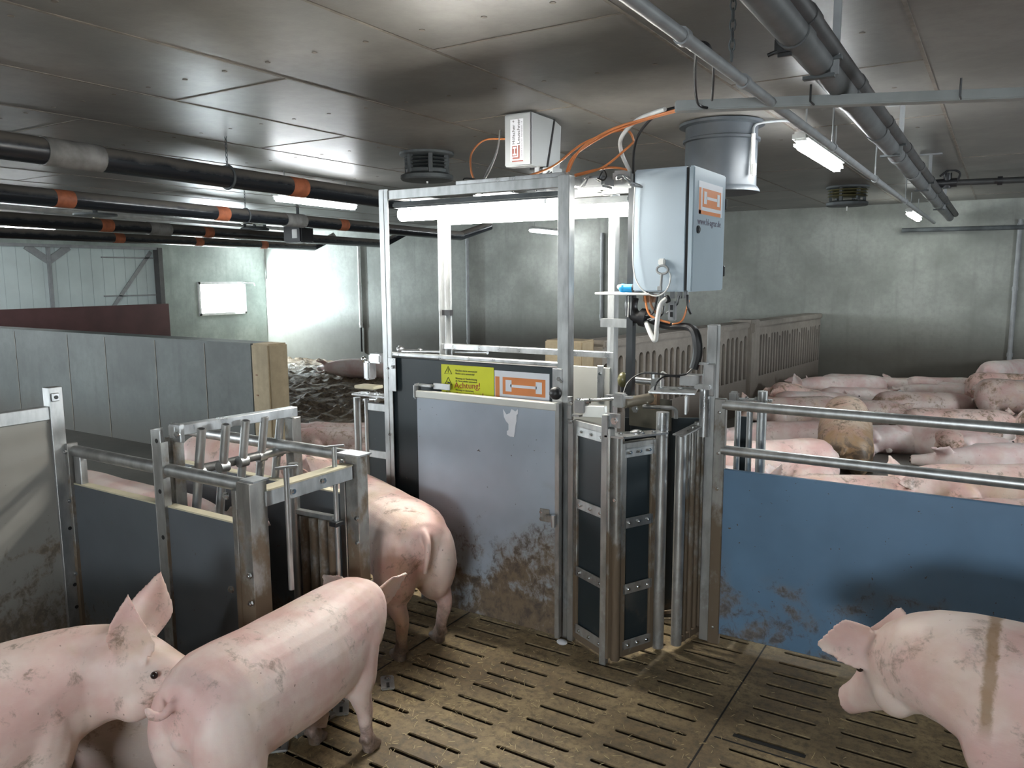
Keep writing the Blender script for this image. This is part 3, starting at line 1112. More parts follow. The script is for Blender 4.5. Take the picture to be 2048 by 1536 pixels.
for (a, b2, c2, mat_, r_) in (((1290, 592), (1300, 630), (1340, 646), ORCABLE, .005), ((1345, 648), (1365, 640), (1378, 600), ORCABLE, .004), ((1300, 590), (1303, 612), (1320, 635), BROWNT, .006), ((1375, 590), (1376, 612), (1382, 628), BLACK, .006), ((1315, 592), (1306, 625), (1290, 632), BLACK, .005), ((1355, 592), (1350, 612), (1330, 628), GRCABLE, .004), ((1360, 592), (1356, 606), (1352, 612), BLACK, .003), ((1322, 620), (1315, 634), (1300, 640), GRCABLE, .006), ((1328, 612), (1322, 630), (1296, 640), BLACK, .006), ((1252, 592), (1252, 610), (1252, 632), GRCABLE, .003), ((1257, 592), (1257, 610), (1256, 634), WHCABLE, .003), ((1262, 592), (1262, 612), (1261, 630), GRCABLE, .003)):
    mb.tube(spline([PY(a[0], a[1], 3.33), PY(b2[0], b2[1], 3.32), PY(c2[0], c2[1], 3.33)], 7), r_, mat_, 7)
tag(mb.build('cable_tangle', origin=(-1.3, 3.33, 1.5)), 'orange, grey and black thin wires under the grey cabinet', 'cable')
mb = MB()
mb.box(PY(1345, 622, 3.32), (.032, .03, .085), GRCABLE, bev=.004)
for z in (615, 629):
    p_ = PY(1343, z, 3.303)
    mb.box(p_, (.012, .004, .022), BLACK)
mb.box(PY(1300, 596, 3.36), (.05, .05, .04), BROWNT, bev=.005)
for x in (1325, 1345, 1360, 1372):
    p_ = PY(x, 588, 3.36)
    mb.cyl(p_ + Vector((0, 0, .02)), p_ - Vector((0, 0, .02)), .011, GRCABLE, 10)
tag(mb.build('plug_socket', origin=(-1.22, 3.32, 1.5)), 'grey twin plug block and cable glands below the cabinet', 'socket')

# ------------------------------------------------------------------ fence to the right
F = thing('pen_fence', 'long fence with blue board and two steel tube rails on the right', 'fence', (-1.03, 3.31, 0))
mb = MB().box((-1.045, 3.33, .72), (.045, .045, 1.435), STEEL, bev=.003)
mb.box((-1.0, 3.315, .56), (.05, .03, 1.12), STEELD, bev=.003)
mb.box((-1.085, 3.36, .56), (.03, .04, 1.12), STEELD, bev=.003)
bolts(mb, [(-1.0, 3.30, z) for z in (1.06, .88, .72, .08)], (0, -1, 0))
mb.build('fence_post', F)
MB().box((.95, 3.318, .43), (3.92, .022, .76), BLUEP, bev=.003).build('fence_board', F)
for z in (1.093, .893):
    MB().cyl((-.99, 3.315, z), (2.9, 3.315, z), .0215, STEEL, 16).build('tube_rail', F)
for x in (1.2, 2.85):
    MB().box((x, 3.35, .56), (.05, .04, 1.14), STEEL, bev=.003).build('far_post', F)

# ------------------------------------------------------------------ carousel gates at the exit
def upright(mb, x, y, z0, z1, w=.026, mat=None):
    mb.box((x, y, (z0 + z1) / 2), (w, w, z1 - z0), mat or STEELD, bev=.003)


def grate(name, label, a, b2, z0, z1, group=None):
    a, b2 = Vector(a), Vector(b2)
    G = thing(name, label, 'gate', (a.x, a.y, 0), group)
    d = (b2 - a).normalized()
    n = Vector((d.y, -d.x, 0))
    mb = MB()
    rz = math.atan2(d.y, d.x)
    for p in (a, b2):
        mb.box((p.x, p.y, (z0 + z1) / 2), (.028, .03, z1 - z0), STEELD, rz=rz, bev=.003)
    mb.beam(a + Vector((0, 0, z0 + .015)), b2 + Vector((0, 0, z0 + .015)), .032, .03, STEELD)
    mb.beam(a + Vector((0, 0, z1 - .015)), b2 + Vector((0, 0, z1 - .015)), .03, .03, STEELD)
    mb.build('gate_frame', G)
    m_ = (a + b2) / 2
    MB().box((m_.x, m_.y, (z0 + z1) / 2), ((b2 - a).length - .02, .008, z1 - z0 - .06), BLACKP, rz=rz).build('rubber_sheet', G)
    for f_ in (.955, .63, .32, .05):
        mb = MB()
        z = z0 + (z1 - z0) * f_
        for s_ in (-1, 1):
            o_ = n * .012 * s_
            mb.beam(a + o_ + Vector((0, 0, z)), b2 + o_ + Vector((0, 0, z)), .006, .045, STEEL)
            bolts(mb, [a + o_ * 1.2 + (b2 - a) * t + Vector((0, 0, z)) for t in (.18, .5, .82)], n * s_)
        mb.build('clamp_strip', G)
    return G


grate('swing_gate', 'wider black grated gate leaf beside the grey station door', (-1.525, 2.985, 0), (-1.325, 2.885, 0), .03, 1.03)
grate('swing_gate', 'narrow black grated gate leaf right of the brownish round pipe', (-1.288, 2.925, 0), (-1.215, 3.07, 0), .03, .965)
mb = MB().box((-1.562, 3.0, .51), (.03, .03, 1.02), STEEL, bev=.003)
mb.box((-1.565, 2.985, 1.08), (.02, .02, .10), STEELC, bev=.003)
bolts(mb, [(-1.56, 2.98, 1.1), (-1.56, 2.98, 1.02)], (0, -1, 0), r=.012)
mb.box((-1.545, 3.0, 1.045), (.05, .03, .008), STEELC)
tag(mb.build('hinge_post', origin=(-1.562, 3.0, 0)), 'slim steel hinge post between the station and the wide black gate leaf', 'post')
PP = thing('pivot_pipe', 'brownish round vertical pipe between the two black gate leaves', 'pipe', (-1.298, 2.90, 0))
MB().cyl((-1.298, 2.90, .02), (-1.298, 2.90, .99), .020, STEELD, 16).build('pipe_tube', PP)
mb = MB().box((-1.345, 2.885, .54), (.03, .03, 1.09), STEEL, bev=.003)
mb.box((-1.32, 2.895, 1.06), (.07, .006, .06), STEELC, bev=.002)
bolts(mb, [(-1.31, 2.89, 1.06)], (0, -1, 0), r=.016)
bolts(mb, [(-1.298, 2.88, .73)], (0, -1, 0), r=.008)
mb.build('side_bar', PP)
mb = MB()
mb.poly([(-1.345, 2.87, .992), (-1.26, 2.87, .992), (-1.14, 3.06, .992), (-1.17, 3.11, .992), (-1.33, 2.96, .992)], STEELC, .008, (0, 0, 1))
bolts(mb, [(-1.29, 2.91, 1.0), (-1.22, 2.97, 1.0), (-1.19, 3.02, 1.0)], (0, 0, 1), r=.011)
mb.ball((-1.25, 2.98, 1.0), .028, STEELC, (1, 1, .55))
mb.build('top_plate', PP)
for k, (x, y, zt, lab) in enumerate(((-1.185, 3.105, 1.075, 'shiny round gate pipe with a taller cap, right of the narrow black leaf'), (-1.118, 3.150, .96, 'first pipe of the comb gate, nearest the camera'))):
    pass
G1 = thing('gate_pipe', 'shiny round gate pipe with a taller cap, right of the narrow black leaf', 'pipe', (-1.185, 3.105, 0))
MB().cyl((-1.185, 3.105, .02), (-1.185, 3.105, .985), .025, STEEL, 18).build('pipe_tube', G1)
MB().cyl((-1.185, 3.105, .995), (-1.185, 3.105, 1.075), .027, STEELC, 18).build('pipe_cap', G1)
G2 = thing('comb_gate', 'comb gate of close round steel pipes against the fence post', 'gate', (-1.11, 3.25, 0))
pp = [(-1.118, 3.152), (-1.11, 3.205), (-1.10, 3.25), (-1.092, 3.295), (-1.085, 3.335)]
for k, (x, y) in enumerate(pp):
    MB().cyl((x, y, .03), (x, y, .975 + .012 * k), .0235 if k == 0 else .016, STEELD if k else STEEL, 16).build('comb_pipe', G2)
mb = MB()
mb.beam((-1.125, 3.14, .045), (-1.08, 3.35, .045), .03, .03, STEELD)
mb.build('floor_rail', G2)
mb = MB().beam((-1.125, 3.13, .975), (-1.075, 3.36, 1.005), .055, .008, STEELC)
mb.box((-1.075, 3.34, 1.05), (.012, .06, .12), STEELC, bev=.004)
mb.build('comb_frame', G2)
mb = MB().cyl((-1.065, 3.29, .95), (-1.065, 3.29, 1.16), .022, STEELC, 16)
mb.box((-1.07, 3.29, 1.17), (.07, .06, .02), STEELC, bev=.004)
mb.build('comb_hinge', G2)
mb = MB().beam((-1.30, 3.12, .13), (-1.09, 3.35, .13), .012, .016, STEELD)
tag(mb.build('floor_bar', origin=(-1.2, 3.2, .1)), 'thin low crossbar seen between the round gate pipes', 'bar')
mb = MB().box((-1.30, 3.42, .5), (.36, .012, .98), BLACKP, rz=.5)
tag(mb.build('back_board', origin=(-1.30, 3.42, 0)), 'black board standing in the shade behind the gate pipes', 'board')
mb = MB().box((-1.32, 3.30, 1.03), (.22, .012, .14), plain('olive_dark_steel', (.16, .15, .12), .35, .6), rz=-.2)
bolts(mb, [PY(1271, 818, 3.285)], (0, -1, 0), r=.018)
tag(mb.build('gate_crosshead', origin=(-1.32, 3.3, .96)), 'dark shiny steel cross plate with one round bolt above the gate leaves', 'plate')

A = thing('pneumatic_cylinder', 'pneumatic cylinder lying above the gate leaves, steel rod towards the station', 'cylinder', (-1.3, 3.1, 1.12))
MB().cyl(PY(1248, 806, 3.05), PY(1308, 795, 3.2), .023, plain('worn_brass', (.46, .41, .33), .3, .7), 16).build('cylinder_body', A)
mb = MB().cyl(PY(1160, 802, 2.98), PY(1242, 797, 3.03), .007, CHROME, 10)
mb.cyl(PY(1163, 803, 2.98), PY(1180, 802, 2.98), .012, CHROME, 10)
mb.build('piston_rod', A)
mb = MB().box(PY(1240, 800, 3.04), (.05, .05, .06), STEELC, bev=.006)
mb.box(PY(1238, 793, 3.04), (.12, .03, .008), STEELC)
mb.box(PY(1309, 800, 3.2), (.035, .05, .08), plain('brass_block', (.42, .30, .2), .3, .8), bev=.006)
mb.build('cylinder_head', A)
mb = MB().box(PY(1163, 812, 2.985), (.05, .05, .055), STEELC, bev=.004)
mb.beam(PY(1168, 822, 2.98), PY(1212, 824, 2.95), .02, .05, ALUP)
bolts(mb, [PY(1157, 801, 2.98)], (0, 0, 1), r=.016)
tag(mb.build('steel_bracket', origin=PY(1163, 820, 2.985)), 'pale steel arm block on top of the wide black gate leaf', 'bracket')
mb = MB().box((-1.20, 3.27, 1.145), (.20, .17, .012), STEELC, rz=.25, bev=.003)
mb.box((-1.12, 3.22, 1.10), (.012, .12, .08), STEEL, rz=.25, bev=.003)
mb.tube(spline([(-1.30, 3.17, 1.08), (-1.20, 3.16, 1.085), (-1.155, 3.17, 1.08), (-1.15, 3.17, 1.04)], 5), .009, STEELC, 8)
bolts(mb, [(-1.25, 3.25, 1.15), (-1.17, 3.28, 1.15)], (0, 0, 1), r=.016)
mb.box((-1.14, 3.33, 1.19), (.09, .06, .05), STEELC, bev=.003)
tag(mb.build('mounting_plate', origin=(-1.2, 3.25, 1.14)), 'bright folded steel plate between the cylinder and the fence post', 'bracket')
mb = MB().cyl((-1.49, 3.4, 1.16), (-1.36, 3.42, 1.155), .018, STEELC, 14)
mb.box((-1.36, 3.40, 1.2), (.06, .012, .008), STEELC)
mb.cyl((-1.35, 3.40, 1.13), (-1.35, 3.40, 1.2), .008, STEELC, 8)
mb.box((-1.33, 3.41, 1.15), (.05, .05, .05), STEELC, bev=.005)
tag(mb.build('locking_bar', origin=(-1.42, 3.4, 1.14)), 'short horizontal steel tube with T handle behind the cylinder', 'bar')
p_ = PY(1246, 760, 3.38)
mb = MB().ball(p_, .03, OLIVE, (.9, .9, 1.25))
mb.cyl(p_ - Vector((0, 0, .03)), p_ - Vector((0, 0, .07)), .012, BLACK)
tag(mb.build('olive_knob', origin=p_), 'dark olive oval knob beside the right rear station post', 'knob')
mb = MB()
mb.tube(spline([PY(1246, 790, 3.1), PY(1256, 765, 3.15), PY(1280, 748, 3.2), PY(1310, 747, 3.22), PY(1345, 751, 3.25), PY(1370, 749, 3.28), PY(1384, 738, 3.29)], 8), .004, BLACK, 6)
mb.tube(spline([PY(1309, 780, 3.2), PY(1314, 765, 3.2), PY(1330, 753, 3.24), PY(1360, 754, 3.27)], 8), .004, BLACK, 6)
mb.tube(spline([PY(1322, 775, 3.25), PY(1323, 745, 3.25), PY(1334, 749, 3.25)], 8), .0035, WHCABLE, 6)
tag(mb.build('air_hose', origin=(-1.2, 3.2, 1.2)), 'thin black air hoses arching over the pneumatic cylinder', 'hose')
mb = MB().box((-1.05, 3.29, 1.20), (.05, .012, .14), STEELC, bev=.003)
mb.box((-1.085, 3.29, 1.27), (.06, .02, .012), STEELC)
tag(mb.build('cable_bracket', origin=(-1.05, 3.29, 1.12)), 'upright steel bracket holding the hoses on the fence post', 'bracket')

# twin carousel behind the fence (right pen side)
X = thing('gate_pipe', 'pair of round steel gate pipes just behind the fence at its left end', 'pipe', (-.93, 3.62, 0))
for (x, zt) in ((-.90, 1.12), (-.955, 1.02), (-1.01, 1.02)):
    MB().cyl((x, 3.62, .02), (x, 3.62, zt), .022 if x > -.93 else .014, STEEL, 16).build('pipe_tube', X)
MB().box((-.985, 3.64, .5), (.03, .01, .98), BLACKP).build('rubber_sheet', X)
mb = MB().beam((-1.04, 3.60, 1.075), (-.86, 3.64, 1.075), .06, .008, STEELC)
bolts(mb, [(-.97, 3.61, 1.08), (-.93, 3.62, 1.08)], (0, 0, 1), r=.01)
mb.box((-1.02, 3.58, 1.09), (.04, .04, .05), STEELC, bev=.008)
mb.build('top_plate', X)

# carousel on the far left of the station (entrance)
Y3 = 3.45
L = thing('entrance_gate', 'black grated entrance gate with round pipes left of the station', 'gate', (-3.1, Y3, 0))
for (px_, r_) in ((716, .022), (735, .015)):
    x = PY(px_, 860, Y3).x
    MB().cyl((x, Y3, .02), (x, Y3, .93), r_, STEEL, 14).build('pipe_tube', L)
x0q = PY(740, 860, Y3).x
MB().box((x0q + .2, Y3, .48), (.42, .01, .86), BLACKP).build('rubber_sheet', L)
for z in (.885, .60, .3, .05):
    MB().beam((x0q, Y3 - .01, z), (x0q + .42, Y3 - .01, z), .008, .045, STEEL).build('clamp_strip', L)
mb = MB().box((x0q + .07, Y3, .955), (.34, .09, .012), STEELC, bev=.003)
bolts(mb, [(x0q + .0, Y3, .96), (x0q + .08, Y3, .96), (x0q + .04, Y3 + .02, .96)], (0, 0, 1), r=.014)
mb.build('top_plate', L)
mb = MB()
p_ = PY(740, 740, 3.75)
mb.box(p_, (.05, .08, .12), STEELC, bev=.01)
mb.box(p_ + Vector((.07, 0, .08)), (.1, .08, .06), STEELC, bev=.01)
mb.ball(p_ + Vector((-.03, -.02, .07)), .02, CHROME)
mb.box(p_ + Vector((.03, -.05, -.1)), (.16, .1, .02), CREAM, bev=.004)
mb.cyl(p_ + Vector((-.06, 0, -.2)), p_ + Vector((.2, 0, -.17)), .012, STEELC)
mb.cyl(p_ + Vector((.05, 0, -.2)), (x0q + .1, Y3, .95), .015, STEEL)
mb.build('gate_drive', L)
mb = MB().cyl(PY(800, 702, 3.6), PY(840, 704, 3.6), .014, STEELC)
mb.ball(PY(801, 699, 3.6), .024, STEELC)
mb.ball(PY(840, 702, 3.6), .018, STEELC)
mb.cyl(PY(820, 703, 3.6), (SX0 + .3, SY1 - .02, 1.24), .01, STEEL)
mb.build('lock_rod', S)
mb = MB().box((-3.06, 3.62, .75), (.03, .03, 1.2), STEEL, bev=.003)
# ------------------------------------------------------------------ left race
def race_fence(name, label, y, x0, x1, zt, zp, stub=None):
    Fx = thing(name, label, 'fence', (x0, y, 0))
    MB().box(((x0 + x1) / 2, y, zp / 2 + .01), (x1 - x0, .035, zp - .02), RACEP, bev=.002).build('fence_board', Fx)
    MB().box(((x0 + x1) / 2, y, zp + .002), (x1 - x0, .037, .006), CREAM).build('lit_board_edge', Fx)  # light on the board's top edge, painted as a cream strip
    MB().cyl((x0, y, zt), (x1, y, zt), .0245, STEEL, 16).build('tube_rail', Fx)
    return Fx


Fr = race_fence('race_fence', 'near fence of the race, slate boards under one steel tube', 1.755, -3.27, -2.2, .93, .79)
mb = MB().box((-3.235, 1.755, .86), (.05, .03, .16), STEEL, bev=.003)
mb.box((-3.275, 1.745, .48), (.02, .045, .97), STEELD, bev=.002)
bolts(mb, [(-3.275, 1.72, z) for z in (.93, .72, .4)], (0, -1, 0), r=.011)
mb.build('end_stub', Fr)
mb = MB()
mb.box((-2.655, 1.728, .54), (.055, .005, 1.09), STEEL, bev=.001)
mb.box((-2.68, 1.75, .54), (.005, .05, 1.09), STEEL, bev=.001)
mb.box((-2.625, 1.74, .52), (.004, .03, 1.04), STEELD)
for z in (1.045, .85, .67):
    mb.cyl((-2.648, 1.7245, z), (-2.648, 1.727, z), .009, BLACK, 10)
mb.build('middle_post', Fr)
mb = MB().box((-2.165, 1.755, .475), (.07, .075, .95), STEELD, bev=.002)
mb.box((-2.212, 1.74, .46), (.025, .05, .92), STEELD, bev=.002)
mb.box((-2.165, 1.77, .952), (.07, .07, .006), STEELC)
bolts(mb, [(-2.135, 1.705, z) for z in (.63, .53)], (0, -1, 0), r=.011)
bolts(mb, [(-2.235, 1.705, .9), (-2.235, 1.705, .56)], (0, -1, 0), r=.014)
mb.build('entry_post', Fr)
Rr = race_fence('race_fence', 'far fence of the race, beyond the leaning one-way tubes', 2.28, -3.3, -2.2, .93, .77)
mb = MB().box((-2.14, 2.25, .475), (.065, .06, .95), STEELD, bev=.002)
mb.box((-2.19, 2.235, .45), (.03, .035, .9), STEEL, bev=.002)
mb.box((-2.15, 2.25, .952), (.12, .075, .006), STEELC)
bolts(mb, [(-2.11, 2.214, z) for z in (.70, .60)], (0, -1, 0), r=.010)
bolts(mb, [(-2.18, 2.214, .92)], (0, -1, 0), r=.012)
mb.build('entry_post', Rr)
# entry lintel
mb = MB().box((-2.14, 1.995, .885), (.035, .43, .055), STEEL, bev=.002)
mb.box((-2.15, 2.0, .915), (.06, .42, .006), CREAM)
bolts(mb, [(-2.12, 1.9, .885), (-2.12, 2.05, .89)], (1, 0, 0), r=.011)
tag(mb.build('entry_crossbar', origin=(-2.14, 1.995, .885)), 'steel crossbar with two bolts joining the two entry posts of the race', 'crossbar')
for (px_, py_, Y, zb, lab) in ((572, 935, 1.83, .55, 'steel T handle pin beside the near entry post'), (668, 893, 2.15, .12, 'long steel T handle pin beside the far entry post')):
    p_ = PY(px_, py_, Y)
    mb = MB().cyl((p_.x, p_.y, zb), (p_.x, p_.y, p_.z), .010, STEEL, 12)
    mb.beam((p_.x - .02, p_.y - .035, p_.z), (p_.x + .02, p_.y + .035, p_.z), .012, .010, STEELC)
    if Y > 2:
        mb.box((p_.x, p_.y, .69), (.04, .05, .02), BLACK, bev=.003)
    tag(mb.build('locking_pin', origin=(p_.x, p_.y, zb)), lab, 'pin')
# hanging entry bars in the mouth of the race
Hg = thing('bar_gate', 'small gate of dirty vertical bars between the race entry posts', 'gate', (-2.3, 2.15, 0))
for k in range(5):
    x = -2.40 + k * .052
    MB().cyl((x, 2.16, .06), (x, 2.16, .69 if k else .90), .020, STEELD if k else STEEL, 12).build('gate_bar', Hg)
MB().beam((-2.40, 2.16, .70), (-2.19, 2.17, .70), .026, .02, STEEL).build('gate_rail', Hg)
# one-way finger gate
Og = thing('finger_gate', 'one-way gate of five leaning steel tubes across the race', 'gate', (-2.62, 2.05, 0))
mb = MB().beam((-2.665, 1.80, 1.068), (-2.60, 2.36, 1.068), .045, .04, STEELC)
mb.box((-2.645, 1.81, 1.062), (.07, .02, .07), STEELC, rz=.0, bev=.003)
bolts(mb, [(-2.625, 1.80, 1.06), (-2.595, 2.33, 1.06)], (.3, -1, 0), r=.014)
mb.build('top_beam', Og)
for (x, y) in ((-2.68, 1.82), (-2.615, 2.36)):
    mb = MB().box((x, y, .52), (.05, .05, 1.04), STEELD, bev=.002)
    mb.build('gate_post', Og)
mb = MB().cyl((-2.70, 1.84, .885), (-2.60, 2.36, .905), .019, STEEL, 12)
mb.ball((-2.598, 2.37, .905), .021, STEEL)
mb.build('pivot_rod', Og)
for k, (y, x) in enumerate(((1.85, -2.549), (1.97, -2.56), (2.08, -2.578), (2.195, -2.6), (2.295, -2.614))):
    top = Vector((x, y, 1.08 - .004 * k))
    bot = Vector((x - .19, y + .01, .15))
    mb = MB().cyl(top, bot, .0175, STEEL, 14)
    d_ = (top - bot).normalized()
    mb.cyl(top + d_ * .0008, top + d_ * .0012, .012, BLACK, 12)
    mb.cyl(top.lerp(bot, .19) - Vector((0, .02, 0)), top.lerp(bot, .19) + Vector((0, .02, 0)), .024, STEEL, 12)
    mb.build('finger_tube', Og)
# left gate
Lg = thing('side_gate', 'tall steel framed gate board at the left picture edge', 'gate', (-3.3, 1.7, 0))
mb = MB().box((-3.31, 1.705, .60), (.05, .055, 1.21), STEEL, bev=.002)
mb.box((-3.285, 1.70, 1.165), (.02, .03, .035), STEELC, bev=.003)
mb.cyl((-3.275, 1.70, 1.165), (-3.272, 1.70, 1.165), .008, BLACK, 10)
for z in (.35, .25, .13, .6):
    mb.cyl((-3.2845, 1.715, z), (-3.283, 1.715, z), .008, BLACK, 10)
mb.build('gate_post', Lg)
mb = MB().beam((-3.31, .1, 1.10), (-3.31, 1.68, 1.10), .035, .055, STEEL)
mb.beam((-3.31, .1, .04), (-3.31, 1.68, .04), .035, .04, STEELD)
mb.box((-3.31, .1, .6), (.04, .04, 1.2), STEEL, bev=.002)
mb.build('gate_frame', Lg)
MB().box((-3.31, .9, .57), (.02, 1.56, 1.02), LEFTP).build('gate_board', Lg)
# plates screwed to the floor
for (px_, py_, lab, s_) in ((775, 1365, 'small slotted floor plate right of the white pig, below its ear', 1.0), (682, 1413, 'slotted floor plate with a bolt under the belly of the white pig', 1.1), (560, 1483, 'rounded floor plate with a bolt behind the hind legs of the white pig', 1.15)):
    p_ = PZ(px_, py_, .006)
    mb = MB()
    m = Matrix.Rotation(.75, 4, 'Z')
    mb.box((p_.x, p_.y, .005), (.055 * s_, .11 * s_, .009), STEELC, m=m, bev=.004)
    mb.box((p_.x + .02, p_.y - .02, .0105), (.012, .035, .003), BLACK, m=m)
    bolts(mb, [(p_.x - .012, p_.y + .015, .01)], (0, 0, 1), r=.014)
    tag(mb.build('floor_plate', origin=(p_.x, p_.y, 0)), lab, 'plate')
mb = MB().beam(PZ(585, 1470, .008), PZ(665, 1425, .008), .05, .014, STEEL)
tag(mb.build('floor_strip', origin=PZ(625, 1447, 0)), 'steel threshold strip on the floor between two floor plates', 'strip')
p_ = PZ(1124, 1284, .012)
mb = MB().ball(p_, .02, WHITEPR, (1.3, 1, .6))
tag(mb.build('paper_scrap', origin=(p_.x, p_.y, 0)), 'small crumpled white scrap on the floor by the station door', 'scrap')
# ------------------------------------------------------------------ ceiling services
def strip_lamp(label, x, y0, y1, z=2.37, x2=None, em=None):
    x2 = x if x2 is None else x2
    T = thing('strip_light', label, 'light', ((x + x2) / 2, (y0 + y1) / 2, z), 'long strip lights under the ceiling')
    a, b2 = Vector((x, y0, z)), Vector((x2, y1, z))
    d = (b2 - a).normalized()
    MB().beam(a + Vector((0, 0, .03)), b2 + Vector((0, 0, .03)), .085, .05, LAMPBODY, bev=.012).build('lamp_housing', T)
    MB().beam(a + d * .02 - Vector((0, 0, .012)), b2 - d * .02 - Vector((0, 0, .012)), .075, .05, em or LAMPE, bev=.018).build('lamp_diffuser', T)
    for t in (.12, .88):
        p = a.lerp(b2, t)
        MB().cyl(p + Vector((0, 0, .05)), (p.x, p.y, HC), .005, GRCABLE, 6).build('hanger', T)
    return T


zl = 2.36
LAMPD = emit_mat('dimmed_lamp_diffuser', (.93, 1.0, .96), POWER_LAMP * .45)  # lamp turned down so the right back wall stays darker
def LZ(px, py): return PZ(px, py, zl)
a, b2 = LZ(1597, 283), LZ(1678, 333)
strip_lamp('strip light under the ceiling right of the grey chimney', (a.x + b2.x) / 2, a.y, b2.y, zl)
a, b2 = LZ(1815, 425), LZ(1846, 441)
strip_lamp('far strip light at the right, close to the back wall', (a.x + b2.x) / 2, a.y, 11.55, zl, em=LAMPD)
a, b2 = LZ(548, 393), LZ(712, 413)
strip_lamp('strip light hanging below the nearest black pipe at the left', a.x, a.y, b2.y, zl, x2=b2.x)
a, b2 = LZ(-80, 447), LZ(110, 460)
strip_lamp('strip light cut off by the left picture edge', a.x, a.y, b2.y, zl, x2=b2.x)
a, b2 = LZ(505, 485), LZ(595, 489)
strip_lamp('strip light above the small bright window', a.x, a.y, min(b2.y, 11.9), zl, x2=b2.x)
a, b2 = LZ(1060, 459), LZ(1125, 466)
strip_lamp('far strip light seen through the station frame', a.x, a.y, 11.85, zl, x2=b2.x)
strip_lamp('strip light behind the camera on the right', -1.0, -2.0, -.7, zl)
strip_lamp('strip light behind the camera on the left', -5.3, -2.7, -1.4, zl)


# black pipes on the left
def wpipe(label, pts, r, bands=(), sleeves=(), hang=()):
    T = thing('black_pipe', label, 'pipe', pts[0], 'black pipes hung below the ceiling on the left')
    pts = [Vector(p) for p in pts]
    MB().tube(pts, r, DARKPIPE, 20).build('pipe_tube', T)
    a, b2 = pts[0], pts[1]
    for t in bands:
        p, q = a.lerp(b2, t), a.lerp(b2, t) + (b2 - a).normalized() * .17
        MB().cyl(p, q, r * 1.02, BANDO, 20).build('orange_band', T)
    for t in sleeves:
        p, q = a.lerp(b2, t), a.lerp(b2, t) + (b2 - a).normalized() * .34
        MB().cyl(p, q, r * 1.08, BANDG, 20).build('repair_sleeve', T)
    for t in hang:
        p = a.lerp(b2, t)
        mb = MB()
        ring = [p + Vector((0, 0, 0)) + (b2 - a).normalized() * 0 + Vector((math.cos(q) * r * 1.06, 0, math.sin(q) * r * 1.06)) for q in [2 * PI * k / 20 for k in range(20)]]
        mb.tube(ring, .010, DUSTPL, 6, closed=True)
        z = p.z + r
        while z < HC:
            mb.tube([(p.x + .008 * math.cos(q), p.y, z + .016 + .018 * math.sin(q)) for q in [2 * PI * k / 8 for k in range(8)]], .0028, DUSTPL, 5, closed=True)
            z += .03
        mb.build('hanger_chain', T)


def line(p, q, za, zb, ext0=0, ext1=0):
    a, b2 = PZ(*p, za), PZ(*q, zb)
    d = b2 - a
    return a - d * ((a.y + 3.6) / d.y if ext0 else 0), b2 + d * ext1


a, b2 = line((0, 290), (760, 398), 2.33, 2.33, .35, .15)
n_ = (b2 - a).length
wpipe('nearest and thickest black ceiling pipe with a grey repair sleeve', [a, b2], .072, bands=[((PZ(572, 372, 2.33) - a).length) / n_], sleeves=[((PZ(82, 302, 2.33) - a).length) / n_], hang=[((PZ(487, 352, 2.33) - a).length) / n_])
a, b2 = line((0, 386), (740, 455), 2.30, 2.30, .3, 0)
e1 = PZ(1060, 480, 2.30)
d0 = PZ(740, 455, 2.30) - PZ(0, 386, 2.30)
bE = b2 + d0 * .52
fr_ = lambda px, py: (PZ(px, py, 2.30) - a).length / (bE - a).length
wpipe('second black ceiling pipe with orange bands, running behind the station', [a, bE, b2 + d0 * .61 + Vector((.35, 0, .18))], .072, bands=[fr_(100, 396), fr_(425, 426), fr_(672, 449)], sleeves=[fr_(565, 439)], hang=[fr_(487, 432)])
a, b2 = line((0, 437), (820, 491), 2.27, 2.27, .3, -.0)
b2 = a + (b2 - a) * ((11.5 - a.y) / (b2.y - a.y))
wpipe('third black ceiling pipe with a pale green sleeve, ending before the back wall', [a, b2, b2 + Vector((.45, .2, .25))], .075, bands=[((PZ(195, 450, 2.27) - a).length) / (b2 - a).length, ((PZ(418, 463, 2.27) - a).length) / (b2 - a).length], sleeves=[((PZ(305, 456, 2.27) - a).length) / (b2 - a).length])
a, b2 = line((60, 468), (628, 494), 2.26, 2.26, .3, 0)
wpipe('farthest black ceiling pipe, just above the white doorway', [a, b2, b2 + Vector((.4, .2, .22))], .075, bands=[.70, .80, .90])

mb = MB()
mb.cyl(PZ(-30, 410, 2.5), PZ(-30, 410, 2.5).lerp(PZ(720, 470, 2.5), .7), .03, PLASTICW, 12)
tag(mb.build('white_pipe', origin=PZ(200, 428, 2.5)), 'thin white pipe running behind the black ceiling pipes', 'pipe')

